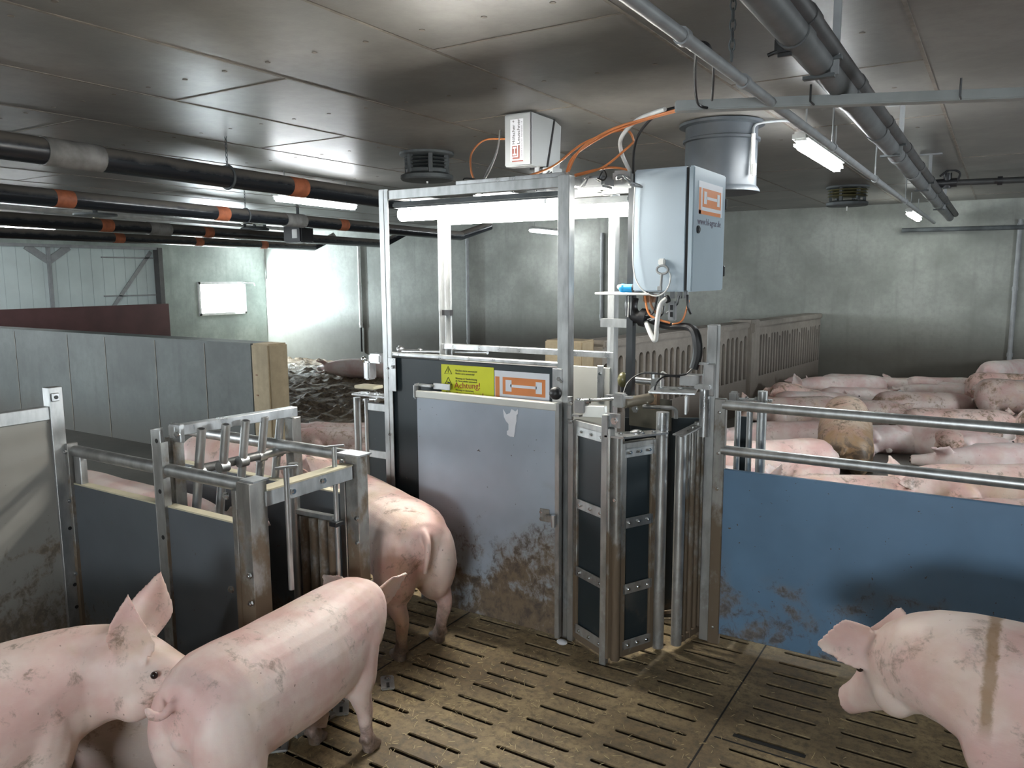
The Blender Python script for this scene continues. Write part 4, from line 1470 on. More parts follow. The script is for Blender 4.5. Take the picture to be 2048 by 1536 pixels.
# pipes at the right
mb_specs = [('light_grey_pipe', 'thicker grey drain pipe of the pair at the upper right', (1500, -40), (1878, 410), 2.36, .046),
            ('dark_grey_pipe', 'thinner dark pipe running beside the thick grey drain pipe', (1545, -60), (1890, 400), 2.40, .032)]
GPIPE = plain('grey_drain_pipe', (.13, .135, .14), .4, 0, .25, 5)
DPIPE = plain('dark_drain_pipe', (.06, .058, .06), .45, 0, .3, 5)
for (nm, lab, p, q, z, r) in mb_specs:
    a, b2 = PZ(*p, z), PZ(*q, z)
    b2 = a + (b2 - a) * ((11.6 - a.y) / (b2.y - a.y))
    a = b2 + (a - b2) * ((b2.y + 3.6) / (b2.y - a.y))
    T = thing('drain_pipe', lab, 'pipe', a)
    MB().cyl(a, b2, r, GPIPE if r > .04 else DPIPE, 18).build('pipe_tube', T)
    y = a.y + .38
    while y < 10:
        p1 = a.lerp(b2, (y - a.y) / (b2.y - a.y))
        MB().cyl(p1, p1 + Vector((0, .09, 0)), r * 1.12, GPIPE if r > .04 else DPIPE, 18).build('pipe_coupling', T)
        y += .95
    for yy_ in (2.9, 5.0, 7.2, 9.4):
        p1 = a.lerp(b2, (yy_ - a.y) / (b2.y - a.y))
        mb = MB()
        mb.box((p1.x, p1.y, p1.z - r), (r * 2.2, .03, .012), DUSTPL)
        if r > .04:
            mb.box((p1.x + .05, p1.y, (p1.z - r + HC) / 2), (.025, .012, HC - p1.z + r - .002), GRCABLE)
            mb.box((p1.x + .05, p1.y, HC - .008), (.16, .05, .012), GRCABLE)
        mb.build('pipe_bracket', T)
b_ = PZ(1570, 92, 2.33)
mb = MB().box(b_, (.06, .03, .06), BLACK, bev=.01)
mb.cyl(b_ - Vector((.05, 0, .02)), b_ + Vector((.02, 0, .0)), .006, BLACK)
tag(mb.build('pipe_clamp', origin=b_), 'black clamp sticking out left of the thick grey drain pipe', 'clamp')
# conduit with chain
zc = 2.30
a, b2 = PZ(1240, -20, zc), PZ(1850, 432, zc)
b2 = a + (b2 - a) * ((11.5 - a.y) / (b2.y - a.y))
a = b2 + (a - b2) * ((b2.y + 3.6) / (b2.y - a.y))
T = thing('conduit_rail', 'slim grey conduit running to the back wall left of the drain pipes', 'pipe', a)
MB().cyl(a, b2, .019, GRCABLE, 12).build('pipe_tube', T)
for y in (2.15, 2.75, 4.4, 6.0, 8.0):
    p1 = a.lerp(b2, (y - a.y) / (b2.y - a.y))
    mb = MB().cyl(p1, p1 + Vector((0, .03, 0)), .025, GRCABLE, 12)
    if y > 4:
        mb.cyl(p1, (p1.x, p1.y, HC), .005, GRCABLE, 6)
    mb.build('pipe_clip', T)
p1 = PZ(1463, 122, zc + .02)
mb = MB()
z = p1.z
k = 0
while z < HC + .01:
    ang = 0 if k % 2 else PI / 2
    mb.tube([(p1.x + .009 * math.cos(q) * math.cos(ang), p1.y + .009 * math.cos(q) * math.sin(ang), z + .018 + .02 * math.sin(q)) for q in [2 * PI * j / 8 for j in range(8)]], .003, DUSTPL, 5, closed=True)
    z += .03
    k += 1
tag(mb.build('hanging_chain', origin=(p1.x, p1.y, HC)), 'thin link chain holding the slim conduit to the ceiling', 'chain')
a, b2 = PZ(1350, 214, 2.3), PZ(2100, 186, 2.3)
b2 = a + (b2 - a) * 3.2
T = thing('cable_duct', 'pale grey cable duct crossing in front of the drain pipes', 'duct', a)
MB().beam(a, b2, .06, .038, plain('pale_duct', (.40, .42, .42), .45, 0, .08), bev=.004).build('duct_body', T)
for px_ in (1625, 1922):
    p1 = PZ(px_, 203 - (px_ - 1365) * .04, 2.3)
    MB().tube([p1 + Vector((.0, -.034, .035)), p1 + Vector((0, -.036, -.024)), p1 + Vector((0, .03, -.024))], .004, BLACK, 6).build('cable_tie', T)
mb = MB()
mb.tube(spline([PY(1370, 212, 3.05), PY(1320, 225, 3.1), PY(1283, 260, 3.2), PY(1268, 300, 3.25), PY(1266, 360, 3.32)], 8), .006, BLACK, 8)
mb.tube(spline([PZ(1393, 90, 2.31), PY(1390, 150, 2.75), PY(1395, 205, 2.95), PY(1415, 216, 3.0)], 8), .005, BLACK, 8)
mb.tube(spline([PZ(1400, 84, 2.34), PZ(1418, 92, 2.33), PY(1427, 130, 2.6), PY(1424, 200, 2.9)], 8), .005, BLACK, 8)
tag(mb.build('black_cable', origin=(-1.1, 3, 2.3)), 'black cables looping from the conduit to the duct and down to the cabinet', 'cable')
mb = MB()
mb.tube(spline([PY(1330, 218, 3.05), PY(1275, 240, 3.15), PY(1243, 275, 3.2), PY(1243, 305, 3.25), PY(1258, 340, 3.3), PY(1264, 356, 3.32)], 10), .009, WHCABLE, 10)
tag(mb.build('white_hose', origin=(-1.4, 3.2, 2.2)), 'white hose arching from the duct down to the top of the cabinet', 'hose')
for k, (lab, pts) in enumerate((
        ('orange hose looping from the ceiling box down to the station top', [PY(1010, 278, 4.05), PY(970, 280, 3.9), PY(944, 305, 3.6), PY(942, 340, 3.4), PY(950, 362, 3.15)]),
        ('lowest orange hose arching from the station top towards the duct', [PY(1060, 351, 3.1), PY(1110, 330, 3.15), PY(1170, 285, 3.2), PY(1250, 260, 3.25), PY(1270, 290, 3.3)]),
        ('upper orange hose rising steeply from the station post to the duct', [PY(1137, 343, 3.1), PY(1160, 300, 3.12), PY(1220, 260, 3.12), PY(1300, 235, 3.1), PY(1355, 219, 3.05)]),
        ('second orange hose close under the upper one', [PY(1133, 345, 3.1), PY(1150, 310, 3.14), PY(1215, 268, 3.14), PY(1290, 240, 3.12), PY(1355, 222, 3.06)]),
        ('short orange hose drooping beside the white hose', [PY(1150, 352, 3.12), PY(1205, 335, 3.2), PY(1250, 300, 3.22), PY(1268, 283, 3.25)]),
        ('flat orange hose lying above the right end of the station light', [PY(1150, 350, 3.1), PY(1190, 340, 3.2), PY(1225, 335, 3.25), PY(1258, 340, 3.3)]))):
    mb = MB().tube(spline(pts, 8), .005, ORCABLE, 8)
    tag(mb.build('orange_hose', origin=pts[0]), lab, 'hose', 'orange hoses above the station')
mb = MB().tube(spline([PY(1000, 260, 4.05), PY(995, 300, 3.8), PY(980, 340, 3.4), PY(968, 360, 3.15)], 8), .004, WHCABLE, 6)
mb.tube(spline([PY(1002, 262, 4.05), PY(990, 310, 3.8), PY(972, 345, 3.4), PY(966, 360, 3.15)], 8), .003, GRCABLE, 6)
tag(mb.build('thin_cable', origin=(-2.3, 3.5, 2.2)), 'pale thin cables hanging from the ceiling box to the station top', 'cable')

# ceiling box
Bx = thing('ceiling_box', 'grey box with printed company mark hanging from the ceiling', 'box', (-2.45, 4.06, 2.6))
x0b, x1b = PY(1009, 280, 4.0).x, PY(1062, 280, 4.0).x
z1b, z0b = PY(1035, 226, 4.0).z, PY(1035, 332, 4.0).z
mb = MB()
mb.box(((x0b + x1b) / 2, 4.05, (z0b + z1b) / 2), (x1b - x0b, .10, z1b - z0b), BOXG, bev=.006)
mb.poly([(x1b - .001, 4.006, z0b + .003), (x1b - .001, 4.18, z0b + .01), (x1b - .001, 4.27, z1b - .005), (x1b - .001, 4.006, z1b - .003)], BOXG, .10, (-1, 0, 0))
mb.build('box_body', Bx)
mb = MB().poly([(x1b + .004, 4.18, z0b), (x1b + .004, 4.195, z0b), (x1b + .004, 4.285, z1b), (x1b + .004, 4.27, z1b)], BLACK, .12, (-1, 0, 0))
mb.poly([(x1b + .002, 4.196, z0b + .01), (x1b + .002, 4.34, z0b), (x1b + .002, 4.36, z1b - .03), (x1b + .002, 4.286, z1b - .01)], BOXG, .12, (-1, 0, 0))
mb.build('lid_seal', Bx)
mb = MB()
cxb, wl, hl = (x0b + x1b) / 2, .088, .235
yb_ = 4.0 - .001
zb_ = z0b + .03
mb.box((cxb - .005, yb_, zb_ + hl / 2), (wl, .001, hl), WHITEPR)
RU, RR = (0, 0, 1), (-1, 0, 0)
mb.text('Hölscher +', (cxb - .018, yb_ - .001, zb_ + .093), RU, RR, .027, BLACKPR, .135)
mb.text('Leuschner', (cxb + .016, yb_ - .001, zb_ + .093), RU, RR, .027, BLACKPR, .140)
mb.text('48488 Emsbüren  Siemensstr. 15', (cxb + .032, yb_ - .001, zb_ + .02), RU, RR, .010, GREYPR, .20)
DR = plain('faded_red_print', (.30, .11, .09), .5, 0, .03)
mb.box((cxb + .010, yb_ - .001, zb_ + .052), (.012, .001, .07), DR)
mb.box((cxb - .010, yb_ - .001, zb_ + .015), (.05, .001, .010), DR)
mb.box((cxb - .020, yb_ - .001, zb_ + .055), (.034, .001, .058), DR)
mb.box((cxb - .020, yb_ - .002, zb_ + .055), (.006, .001, .04), WHITEPR)
mb.box((cxb - .020, yb_ - .002, zb_ + .036), (.024, .001, .009), WHITEPR)
mb.box((cxb - .020, yb_ - .002, zb_ + .074), (.024, .001, .009), WHITEPR)
mb.box((cxb - .0, yb_ - .001, zb_ - .002), (.075, .001, .008), DR)
mb.build('printed_label', Bx)
mb = MB().box((cxb + .03, 4.2, (z0b + HC) / 2 - .02), (.03, .06, HC - z0b + .0), GRCABLE)
mb.box((x1b + .03, 4.2, z0b - .025), (.07, .12, .05), BOXG, bev=.004)
mb.build('box_bracket', Bx)

# exhaust chimney
ch = Vector((-1.57, 5.03, 0))
T = thing('ventilation_chimney', 'dark grey round ventilation chimney through the ceiling behind the cabinet', 'ventilation chimney', (ch.x, ch.y, HC))
MB().lathe(ch, [(.20, 2.20), (.222, 2.20), (.222, HC), (.20, HC)], CHIM, 40).build('chimney_tube', T)
MB().lathe(ch, [(.225, 2.57), (.262, 2.575), (.262, 2.592), (.225, 2.597)], CHIM, 40).build('top_flange', T)
MB().lathe(ch, [(.22, 2.475), (.238, 2.480), (.238, 2.495), (.22, 2.50)], CHIM, 40).build('rib_ring', T)
MB().lathe(ch, [(.20, 2.165), (.245, 2.165), (.245, 2.175), (.228, 2.20), (.20, 2.20)], CHIM, 40).build('inlet_ring', T)
mb = MB().cyl((ch.x + .225, ch.y - .09, 2.26), (ch.x + .225, ch.y - .09, 2.50), .013, WHCABLE, 10)
mb.cyl((ch.x + .24, ch.y - .10, 2.25), (ch.x + .24, ch.y - .10, 2.32), .012, WHCABLE, 10)
mb.tube(spline([(ch.x + .225, ch.y - .09, 2.5), (ch.x + .23, ch.y - .05, 2.56), (ch.x + .33, ch.y + .05, 2.585), (ch.x + .42, ch.y + .15, 2.59)], 6), .008, GRCABLE, 8)
mb.build('sensor_tube', T)


def vent(label, x, y, r, far=False):
    T = thing('round_vent', label, 'vent', (x, y, HC))
    c_ = Vector((x, y, 0))
    MB().lathe(c_, [(r * .98, 2.575), (r * 1.03, 2.58), (r * 1.03, HC - .002), (r * .9, HC - .001)], DUSTPL, 32).build('ceiling_flange', T)
    if far:
        for k in range(3):
            z = 2.55 - k * .032
            MB().lathe(c_, [(r * .88, z), (r * .96, z + .004), (r * .9, z + .014)], BRASSY, 32).build('vent_ring', T)
    else:
        for k in range(4):
            z = 2.545 - k * .026
            MB().lathe(c_, [(r * .72, z), (r * .84, z + .006), (r * .72, z + .014)], DUSTPL, 32).build('vent_ring', T)
        MB().lathe(c_, [(r * .70, 2.44), (r * .78, 2.44), (r * .78, 2.475), (r * .70, 2.475)], DUSTPL, 32).build('vent_collar', T)
    for q in range(6):
        a_ = q * PI / 3 + .3
        p = c_ + Vector((math.cos(a_), math.sin(a_), 0)) * r * .8
        MB().box((p.x, p.y, 2.51), (.03, .03, .15), DUSTPL, rz=a_).build('vent_strut', T)
    MB().lathe(c_, [(r * .2, 2.385), (r * .95, 2.39), (r, 2.40), (r, 2.425), (r * .8, 2.445), (r * .3, 2.45)], DUSTPL, 36).build('vent_plate', T)
    MB().cyl((x, y, 2.34 if far else 2.37), (x, y, 2.40), .008, WHCABLE, 8).build('vent_pin', T)


BRASSY = plain('dull_yellow_ring', (.20, .18, .09), .5, 0, .3)
vent('round ribbed ceiling vent above and left of the station', -3.86, 4.95, .205)
vent('round ceiling vent with yellow rings near the back wall at the right', -1.50, 9.35, .215, True)
vent('small round vent seen between the black pipes above the window', -10.2, 8.6, .22, True)

# speaker-like camera box between pipes
p1 = PZ(597, 467, 2.25)
mb = MB().box(p1, (.35, .25, .26), BLACK, bev=.02)
mb.box(p1 + Vector((.06, -.128, -.01)), (.10, .01, .12), WHCABLE, bev=.03)
mb.cyl(p1, (p1.x, p1.y, HC), .02, DUSTPL)
tag(mb.build('black_box', origin=p1), 'black box hanging among the black pipes above the window', 'box')
p1 = PZ(191, 435, 2.40)
mb = MB().box(p1 + Vector((0, 0, -.05)), (.05, .05, .14), CREAM)
mb.lathe(p1, [(.05, .0), (.25, .02), (.25, .045), (.1, .05)], DUSTPL, 24)
mb.cyl(p1, (p1.x, p1.y, HC), .03, DUSTPL)
tag(mb.build('sensor_housing', origin=p1), 'small cream sensor under a flat dark disc between the black pipes', 'sensor')
# valve pipe on the right
T = thing('water_pipe', 'dark water pipe with a tap entering from the right edge', 'pipe', (-.45, 8.5, 2.49))
MB().cyl((-.5, 8.5, 2.49), (1.2, 8.5, 2.46), .028, plain('dark_water_pipe', (.05, .05, .05), .45), 14).build('pipe_tube', T)
mb = MB().cyl((-.5, 8.5, 2.44), (-.5, 8.5, 2.58), .035, BLACK, 12)
mb.cyl((-.62, 8.5, 2.49), (-.42, 8.5, 2.49), .04, BLACK, 12)
MB().cyl((-.1, 8.5, 2.483), (-.06, 8.5, 2.483), .04, BLACK, 12).build('pipe_coupling', T)
mb.tube(spline([(-.56, 8.45, 2.55), (-.48, 8.43, 2.6), (-.4, 8.45, 2.57), (-.42, 8.48, 2.5)], 6), .01, BLACK)
mb.build('tap', T)
for k, (x, z0, z1, mat_, lab) in enumerate(((-11.12, .62, 2.35, WHCABLE, 'white conduit on the back wall right of the bright spot'), (-8.43, .37, 2.35, GRCABLE, 'thin conduit on the back wall left in the station frame'), (-5.69, .9, 2.35, GRCABLE, 'thin conduit on the back wall at the right in the station frame'), (.145, .53, 2.33, GRCABLE, 'pale conduit on the back wall near the right picture edge'))):
    T = thing('wall_conduit', lab, 'conduit', (x, 11.97, z0), 'vertical conduits on the back wall')
    MB().cyl((x, 11.965, z0), (x, 11.965, z1), .028, mat_, 10).build('pipe_tube', T)
    for z in (z0 + .05, (z0 + z1) / 2, z1 - .1):
        MB().cyl((x, 11.965, z), (x, 11.965, z + .05), .036, mat_, 10).build('pipe_clip', T)
    if k == 0:
        MB().cyl((x, 11.965, .12), (x, 11.965, z0), .02, BLACK, 8).build('lower_tube', T)
mb = MB().cyl((-1.2, 11.9, 2.235), (XR, 11.9, 2.20), .03, DUSTPL, 10)
tag(mb.build('wall_pipe', origin=(1, 11.9, 2.2)), 'dark thin pipe along the back wall high at the right', 'pipe')
# ------------------------------------------------------------------ pigs
def ss(a, b, x):
    t = max(0.0, min(1.0, (x - a) / (b - a)))
    return t * t * (3 - 2 * t)


TRUNK = [(-.555, .525, .03, .03), (-.545, .53, .085, .072), (-.52, .52, .13, .115), (-.465, .508, .178, .155), (-.38, .495, .207, .186),
         (-.28, .490, .212, .184), (-.15, .482, .212, .180), (-.02, .478, .214, .184), (.10, .478, .210, .184), (.20, .484, .206, .178),
         (.29, .495, .196, .168), (.37, .510, .178, .155), (.44, .527, .158, .138), (.50, .537, .145, .124), (.56, .540, .136, .113),
         (.615, .535, .124, .100), (.665, .522, .104, .082), (.71, .505, .083, .067), (.755, .487, .066, .057), (.80, .473, .055, .050),
         (.845, .463, .049, .046), (.862, .461, .048, .045)]


def loft(bm, rings, seg=24, pw=2.35):
    R = []
    for (c, u, v) in rings:
        L = []
        for q in range(seg):
            t = 2 * PI * q / seg
            ct, st_ = math.cos(t), math.sin(t)
            e = 2 / pw
            L.append(bm.verts.new(c + u * (abs(ct) ** e * (1 if ct >= 0 else -1)) + v * (abs(st_) ** e * (1 if st_ >= 0 else -1))))
        R.append(L)
    for k in range(len(R) - 1):
        for q in range(seg):
            bm.faces.new((R[k][q], R[k][(q + 1) % seg], R[k + 1][(q + 1) % seg], R[k + 1][q]))
    bm.faces.new(R[0][::-1])
    bm.faces.new(R[-1])


def ellipsoid(bm, c, r, rot=None):
    t = bmesh.new()
    bmesh.ops.create_uvsphere(t, u_segments=18, v_segments=12, radius=1)
    m = Matrix.Translation(Vector(c)) @ (rot or Matrix()) @ Matrix.Diagonal((r[0], r[1], r[2], 1))
    vm = {v: bm.verts.new(m @ v.co) for v in t.verts}
    for f in t.faces:
        bm.faces.new([vm[v] for v in f.verts])
    t.free()


def limb(bm, ch, seg=12):
    """ch: (x, y, z, radius) joints, smoothly interpolated; elliptical across the leg"""
    pts = spline([c[:3] for c in ch], 5)
    rad = [s.x for s in spline([(c[3], 0, 0) for c in ch], 5)]
    n = len(pts)
    rings = []
    for k, p in enumerate(pts):
        d = (pts[min(k + 1, n - 1)] - pts[max(k - 1, 0)]).normalized()
        a = Vector((0, 1, 0)) - d * d.y
        if a.length < .2:
            a = Vector((1, 0, 0)) - d * d.x
        a.normalize()
        b2 = d.cross(a)
        rings.append((p, a * rad[k] * .88, b2 * rad[k] * 1.08))
    loft(bm, rings, seg, 2.0)


def ear(bm, side, mode='up', L=.205, W=.074):
    """side +1 left. returns cupped pointed leaf as closed shell in head coordinates"""
    base = Vector((.605, side * .072, .635))
    if mode == 'up':
        d = Vector((.10, side * .42, .90)).normalized()
    elif mode == 'out':
        d = Vector((.35, side * .80, .45)).normalized()
    elif mode == 'lop':
        d = Vector((.80, side * .50, .05)).normalized()
    else:
        d = Vector((.75, side * .45, .42)).normalized()
    acr = d.cross(Vector((side * .35, -side * 1.0, .15))).normalized()
    if mode in ('up', 'out'):
        acr = (Vector((.25, -side * .9, .1)) - d * Vector((.25, -side * .9, .1)).dot(d)).normalized()
        acr = d.cross(acr).normalized()
        acr = (acr + Vector((0, side * .35, 0))).normalized()
    nrm = d.cross(acr).normalized()
    nu, nv = 10, 8
    th = .0095
    G = []
    for s_ in (1, -1):
        g_ = []
        for a in range(nu + 1):
            u = a / nu
            w = W * (.62 + .62 * math.sin(min(1, u / .42) * PI / 2)) * (1 - max(0, (u - .35) / .65) ** 1.25) * .86 + .004
            row = []
            for b2 in range(nv + 1):
                v = -1 + 2 * b2 / nv
                cup = (v * v) * .034 * (1 - u * .5) - .012
                tip = -.05 * u * u
                p = base + d * (L * u - .02) + acr * (w * v) + nrm * (cup + tip) + nrm * (th * s_ * (1 - abs(v) ** 6 * .5) * (1 - u * .25))
                row.append(bm.verts.new(p))
            g_.append(row)
        G.append(g_)
    for s_, g_ in zip((1, -1), G):
        for a in range(nu):
            for b2 in range(nv):
                q = (g_[a][b2], g_[a + 1][b2], g_[a + 1][b2 + 1], g_[a][b2 + 1])
                bm.faces.new(q if s_ > 0 else q[::-1])
    A, B = G
    edge = [(a, 0) for a in range(nu + 1)] + [(nu, b2) for b2 in range(1, nv + 1)] + [(a, nv) for a in range(nu - 1, -1, -1)] + [(0, b2) for b2 in range(nv - 1, 0, -1)]
    m = len(edge)
    for k in range(m):
        p, q = edge[k], edge[(k + 1) % m]
        try:
            bm.faces.new((A[p[0]][p[1]], A[q[0]][q[1]], B[q[0]][q[1]], B[p[0]][p[1]]))
        except ValueError:
            pass


def pig_mesh(name, voxel, pose='stand', head=(0, 0), bend=0.0, ears=('up', 'up'), legs=None, arch=0.0, smooth=4, tail='curl', fat=1.0):
    """one continuous pig surface; x forward, z up, hooves (or belly) on z = 0"""
    bm = bmesh.new()
    rings = [(Vector((x, 0, zc + arch * (.05 - .25 * (x + .05) ** 2))), Vector((0, hw * fat, 0)), Vector((0, 0, hh))) for (x, zc, hh, hw) in TRUNK]
    loft(bm, rings)
    for s_ in (-1, 1):
        ellipsoid(bm, (-.415, s_ * .092 * fat, .43), (.148, .098, .205), Matrix.Rotation(-.15, 4, 'Y'))
        ellipsoid(bm, (.30, s_ * .085, .44), (.105, .088, .19), Matrix.Rotation(.25, 4, 'Y'))
        ellipsoid(bm, (.585, s_ * .055, .475), (.085, .055, .07))
        ellipsoid(bm, (.655, s_ * .055, .575), (.035, .022, .022))
    ellipsoid(bm, (-.02, 0, .455), (.40, .165 * fat, .205))
    if tail == 'curl':
        limb(bm, [(-.53, 0, .60, .019), (-.565, 0, .585, .016), (-.59, .012, .555, .014), (-.585, .032, .53, .013), (-.57, .028, .55, .011)], 8)
    elif tail == 'long':
        limb(bm, [(-.52, 0, .60, .020), (-.565, 0, .60, .018), (-.60, .006, .585, .016), (-.63, .02, .60, .015), (-.625, .035, .618, .012)], 8)
    else:
        limb(bm, [(-.53, 0, .61, .022), (-.575, 0, .58, .019), (-.59, .006, .52, .016), (-.583, .012, .465, .013), (-.58, .014, .43, .011)], 8)
    ellipsoid(bm, (-.548, 0, .475), (.02, .026, .036))
    for s_, e in zip((1, -1), ears):
        ear(bm, s_, e)
    # deformation of trunk, neck and head
    yaw, pitch = head

    def bendf(p):
        p = p.copy()
        if pose in ('side',):
            pass
        w = ss(.30, .62, p.x)
        if w > 0 and (yaw or pitch):
            piv = Vector((.40, 0, .50))
            m = Matrix.Rotation(yaw * w, 4, 'Z') @ Matrix.Rotation(pitch * w, 4, 'Y')
            p = piv + m @ (p - piv)
        if bend:
            r = 1.0 / bend
            a = p.x * bend
            p = Vector(((r - p.y) * math.sin(a), r - (r - p.y) * math.cos(a), p.z))
        return p
    post = Matrix()
    eyes = [Vector((.672, s_ * .0845, .563)) for s_ in (1, -1)]
    nost = [Vector((.868, s_ * .017, .463)) for s_ in (1, -1)]
    if pose == 'side':
        post = Matrix.Translation((0, -.06, .165)) @ Matrix.Rotation(-PI / 2 + .16, 4, 'X') @ Matrix.Translation((0, 0, -.5))
        post = Matrix.Translation((0, .0, .165)) @ Matrix.Rotation(-(PI / 2 - .2), 4, 'X') @ Matrix.Translation((0, 0, -.48))
    elif pose == 'sternal':
        post = Matrix.Translation((0, 0, -.295)) @ Matrix.Rotation(.10, 4, 'X')
        post = Matrix.Rotation(.22, 4, 'X') @ Matrix.Translation((0, 0, -.275))
    elif pose == 'sit':
        post = Matrix.Translation((-.38, 0, .20)) @ Matrix.Rotation(-.27, 4, 'Y') @ Matrix.Translation((.38, 0, -.48))
    for v in bm.verts:
        v.co = post @ bendf(v.co)
    D = lambda p: post @ bendf(Vector(p))
    lg = legs or {}
    if pose == 'stand':
        for s_, key in ((1, 'hl'), (-1, 'hr')):
            dx = lg.get(key, 0)
            w = .108
            limb(bm, [(-.43, s_ * .095, .43, .105), (-.395, s_ * .115, .345, .088), (-.40 + dx * .2, s_ * .122, .285, .062), (-.475 + dx * .6, s_ * .118, .215, .040), (-.462 + dx * .8, s_ * .115, .145, .031), (-.445 + dx, s_ * .115, .075, .029), (-.425 + dx, s_ * .115, .035, .035), (-.418 + dx, s_ * .115, .002, .037)])
            for t in (-1, 1):
                ellipsoid(bm, (-.40 + dx, s_ * .115 + t * .018, .020), (.036, .017, .022))
                ellipsoid(bm, (-.468 + dx, s_ * .115 + t * .018, .060), (.012, .009, .018))
        for s_, key in ((1, 'fl'), (-1, 'fr')):
            dx = lg.get(key, 0)
            limb(bm, [(.30, s_ * .095, .42, .09), (.285 + dx * .1, s_ * .110, .335, .073), (.275 + dx * .4, s_ * .113, .27, .050), (.29 + dx * .7, s_ * .113, .195, .038), (.292 + dx * .85, s_ * .112, .130, .030), (.298 + dx, s_ * .112, .075, .028), (.312 + dx, s_ * .112, .035, .034), (.318 + dx, s_ * .112, .002, .036)])
            for t in (-1, 1):
                ellipsoid(bm, (.335 + dx, s_ * .112 + t * .018, .020), (.034, .017, .022))
                ellipsoid(bm, (.272 + dx, s_ * .112 + t * .017, .058), (.011, .009, .017))
    elif pose == 'side':
        # dorsal to +y, belly to -y, lying on one flank
        for (x, sgn) in ((.29, 1), (-.38, -1)):
            for (up, zz) in ((1, .22), (0, .085)):
                o = .07 * up
                if sgn > 0:
                    limb(bm, [(x, -.02, zz, .085), (x + .00, -.14, zz, .062), (x + .03 + o, -.25, zz * .75 + .01, .040), (x + .06 + o, -.34, zz * .45 + .02, .030), (x + .07 + o, -.41, .045 + zz * .15, .028), (x + .10 + o, -.455, .04 + zz * .1, .033)])
                else:
                    limb(bm, [(x, -.02, zz, .105), (x + .05, -.13, zz, .078), (x + .03 - o, -.21, zz * .8, .050), (x - .05 - o, -.28, zz * .6 + .01, .036), (x - .04 - o, -.36, zz * .35 + .025, .029), (x - .03 - o, -.43, .04 + zz * .1, .033)])
    elif pose == 'sternal':
        for s_ in (-1, 1):
            ellipsoid(bm, (-.34, s_ * .150, .125), (.19, .085, .13), Matrix.Rotation(s_ * .12, 4, 'Z'))
            limb(bm, [(-.40, s_ * .19, .07, .045), (-.26, s_ * .215, .04, .034), (-.14, s_ * .215, .03, .030), (-.08, s_ * .21, .03, .034)])
            ellipsoid(bm, (.26, s_ * .12, .15), (.11, .075, .14))
            limb(bm, [(.22, s_ * .15, .07, .045), (.34, s_ * .15, .04, .034), (.46, s_ * .14, .032, .029), (.52, s_ * .135, .03, .033)])
    elif pose == 'sit':
        for s_ in (-1, 1):
            ellipsoid(bm, (-.30, s_ * .15, .15), (.17, .095, .15), Matrix.Rotation(s_ * .3, 4, 'Z'))
            limb(bm, [(-.36, s_ * .2, .07, .05), (-.24, s_ * .23, .04, .036), (-.10, s_ * .23, .03, .033)])
            limb(bm, [(.13, s_ * .10, .40, .08), (.15, s_ * .11, .28, .055), (.17, s_ * .11, .17, .038), (.18, s_ * .11, .07, .03), (.21, s_ * .11, .02, .036)])
    bmesh.ops.recalc_face_normals(bm, faces=bm.faces)
    me = bpy.data.meshes.new(name)
    bm.to_mesh(me)
    bm.free()
    ob = bpy.data.objects.new('tmp', me)
    COL.objects.link(ob)
    md = ob.modifiers.new('r', 'REMESH')
    md.mode = 'VOXEL'
    md.voxel_size = voxel
    sm_ = ob.modifiers.new('s', 'SMOOTH')
    sm_.factor = .5
    sm_.iterations = smooth
    dg = bpy.context.evaluated_depsgraph_get()
    out = bpy.data.meshes.new_from_object(ob.evaluated_get(dg))
    bpy.data.objects.remove(ob)
    bpy.data.meshes.remove(me)
    b3 = bmesh.new()
    b3.from_mesh(out)
    for v in b3.verts:
        if v.co.z < .004:
            v.co.z = .0 + max(0, v.co.z) * .5
    for f in b3.faces:
        f.smooth = True
        f.material_index = 0
    # eyes and nostrils
    for p in eyes:
        t = bmesh.new()
        bmesh.ops.create_uvsphere(t, u_segments=10, v_segments=7, radius=.0115)
        q = D(p)
        vm = {v: b3.verts.new(q + v.co) for v in t.verts}
        for f in t.faces:
            nf = b3.faces.new([vm[v] for v in f.verts])
            nf.material_index = 1
            nf.smooth = True
        t.free()
    for p in nost:
        t = bmesh.new()
        bmesh.ops.create_uvsphere(t, u_segments=8, v_segments=6, radius=.0085)
        q = D(p) - (D(p) - D((p.x - .004, p.y, p.z)))
        vm = {v: b3.verts.new(q + v.co) for v in t.verts}
        for f in t.faces:
            b3.faces.new([vm[v] for v in f.verts]).material_index = 1
        t.free()
    b3.to_mesh(out)
    b3.free()
    out.name = name
    return out


EYE = plain('pig_eye', (.02, .012, .01), .12)


def pig(me, skin, x, y, deg, label, cat='pig', group=None, z=0.0, s=1.0, sz=None, mir=False, lx=1.0):
    o = bpy.data.objects.new('pig', me)
    COL.objects.link(o)
    if not me.materials:
        me.materials.append(skin)
        me.materials.append(EYE)
    o.location = (x, y, z)
    o.rotation_euler = (0, 0, math.radians(deg))
    o.scale = (s * lx, -s if mir else s, sz or s)
    tag(o, label, cat, group)
    if me.materials[0] != skin:
        o.material_slots[0].link = 'OBJECT'
        o.material_slots[0].material = skin
    return o


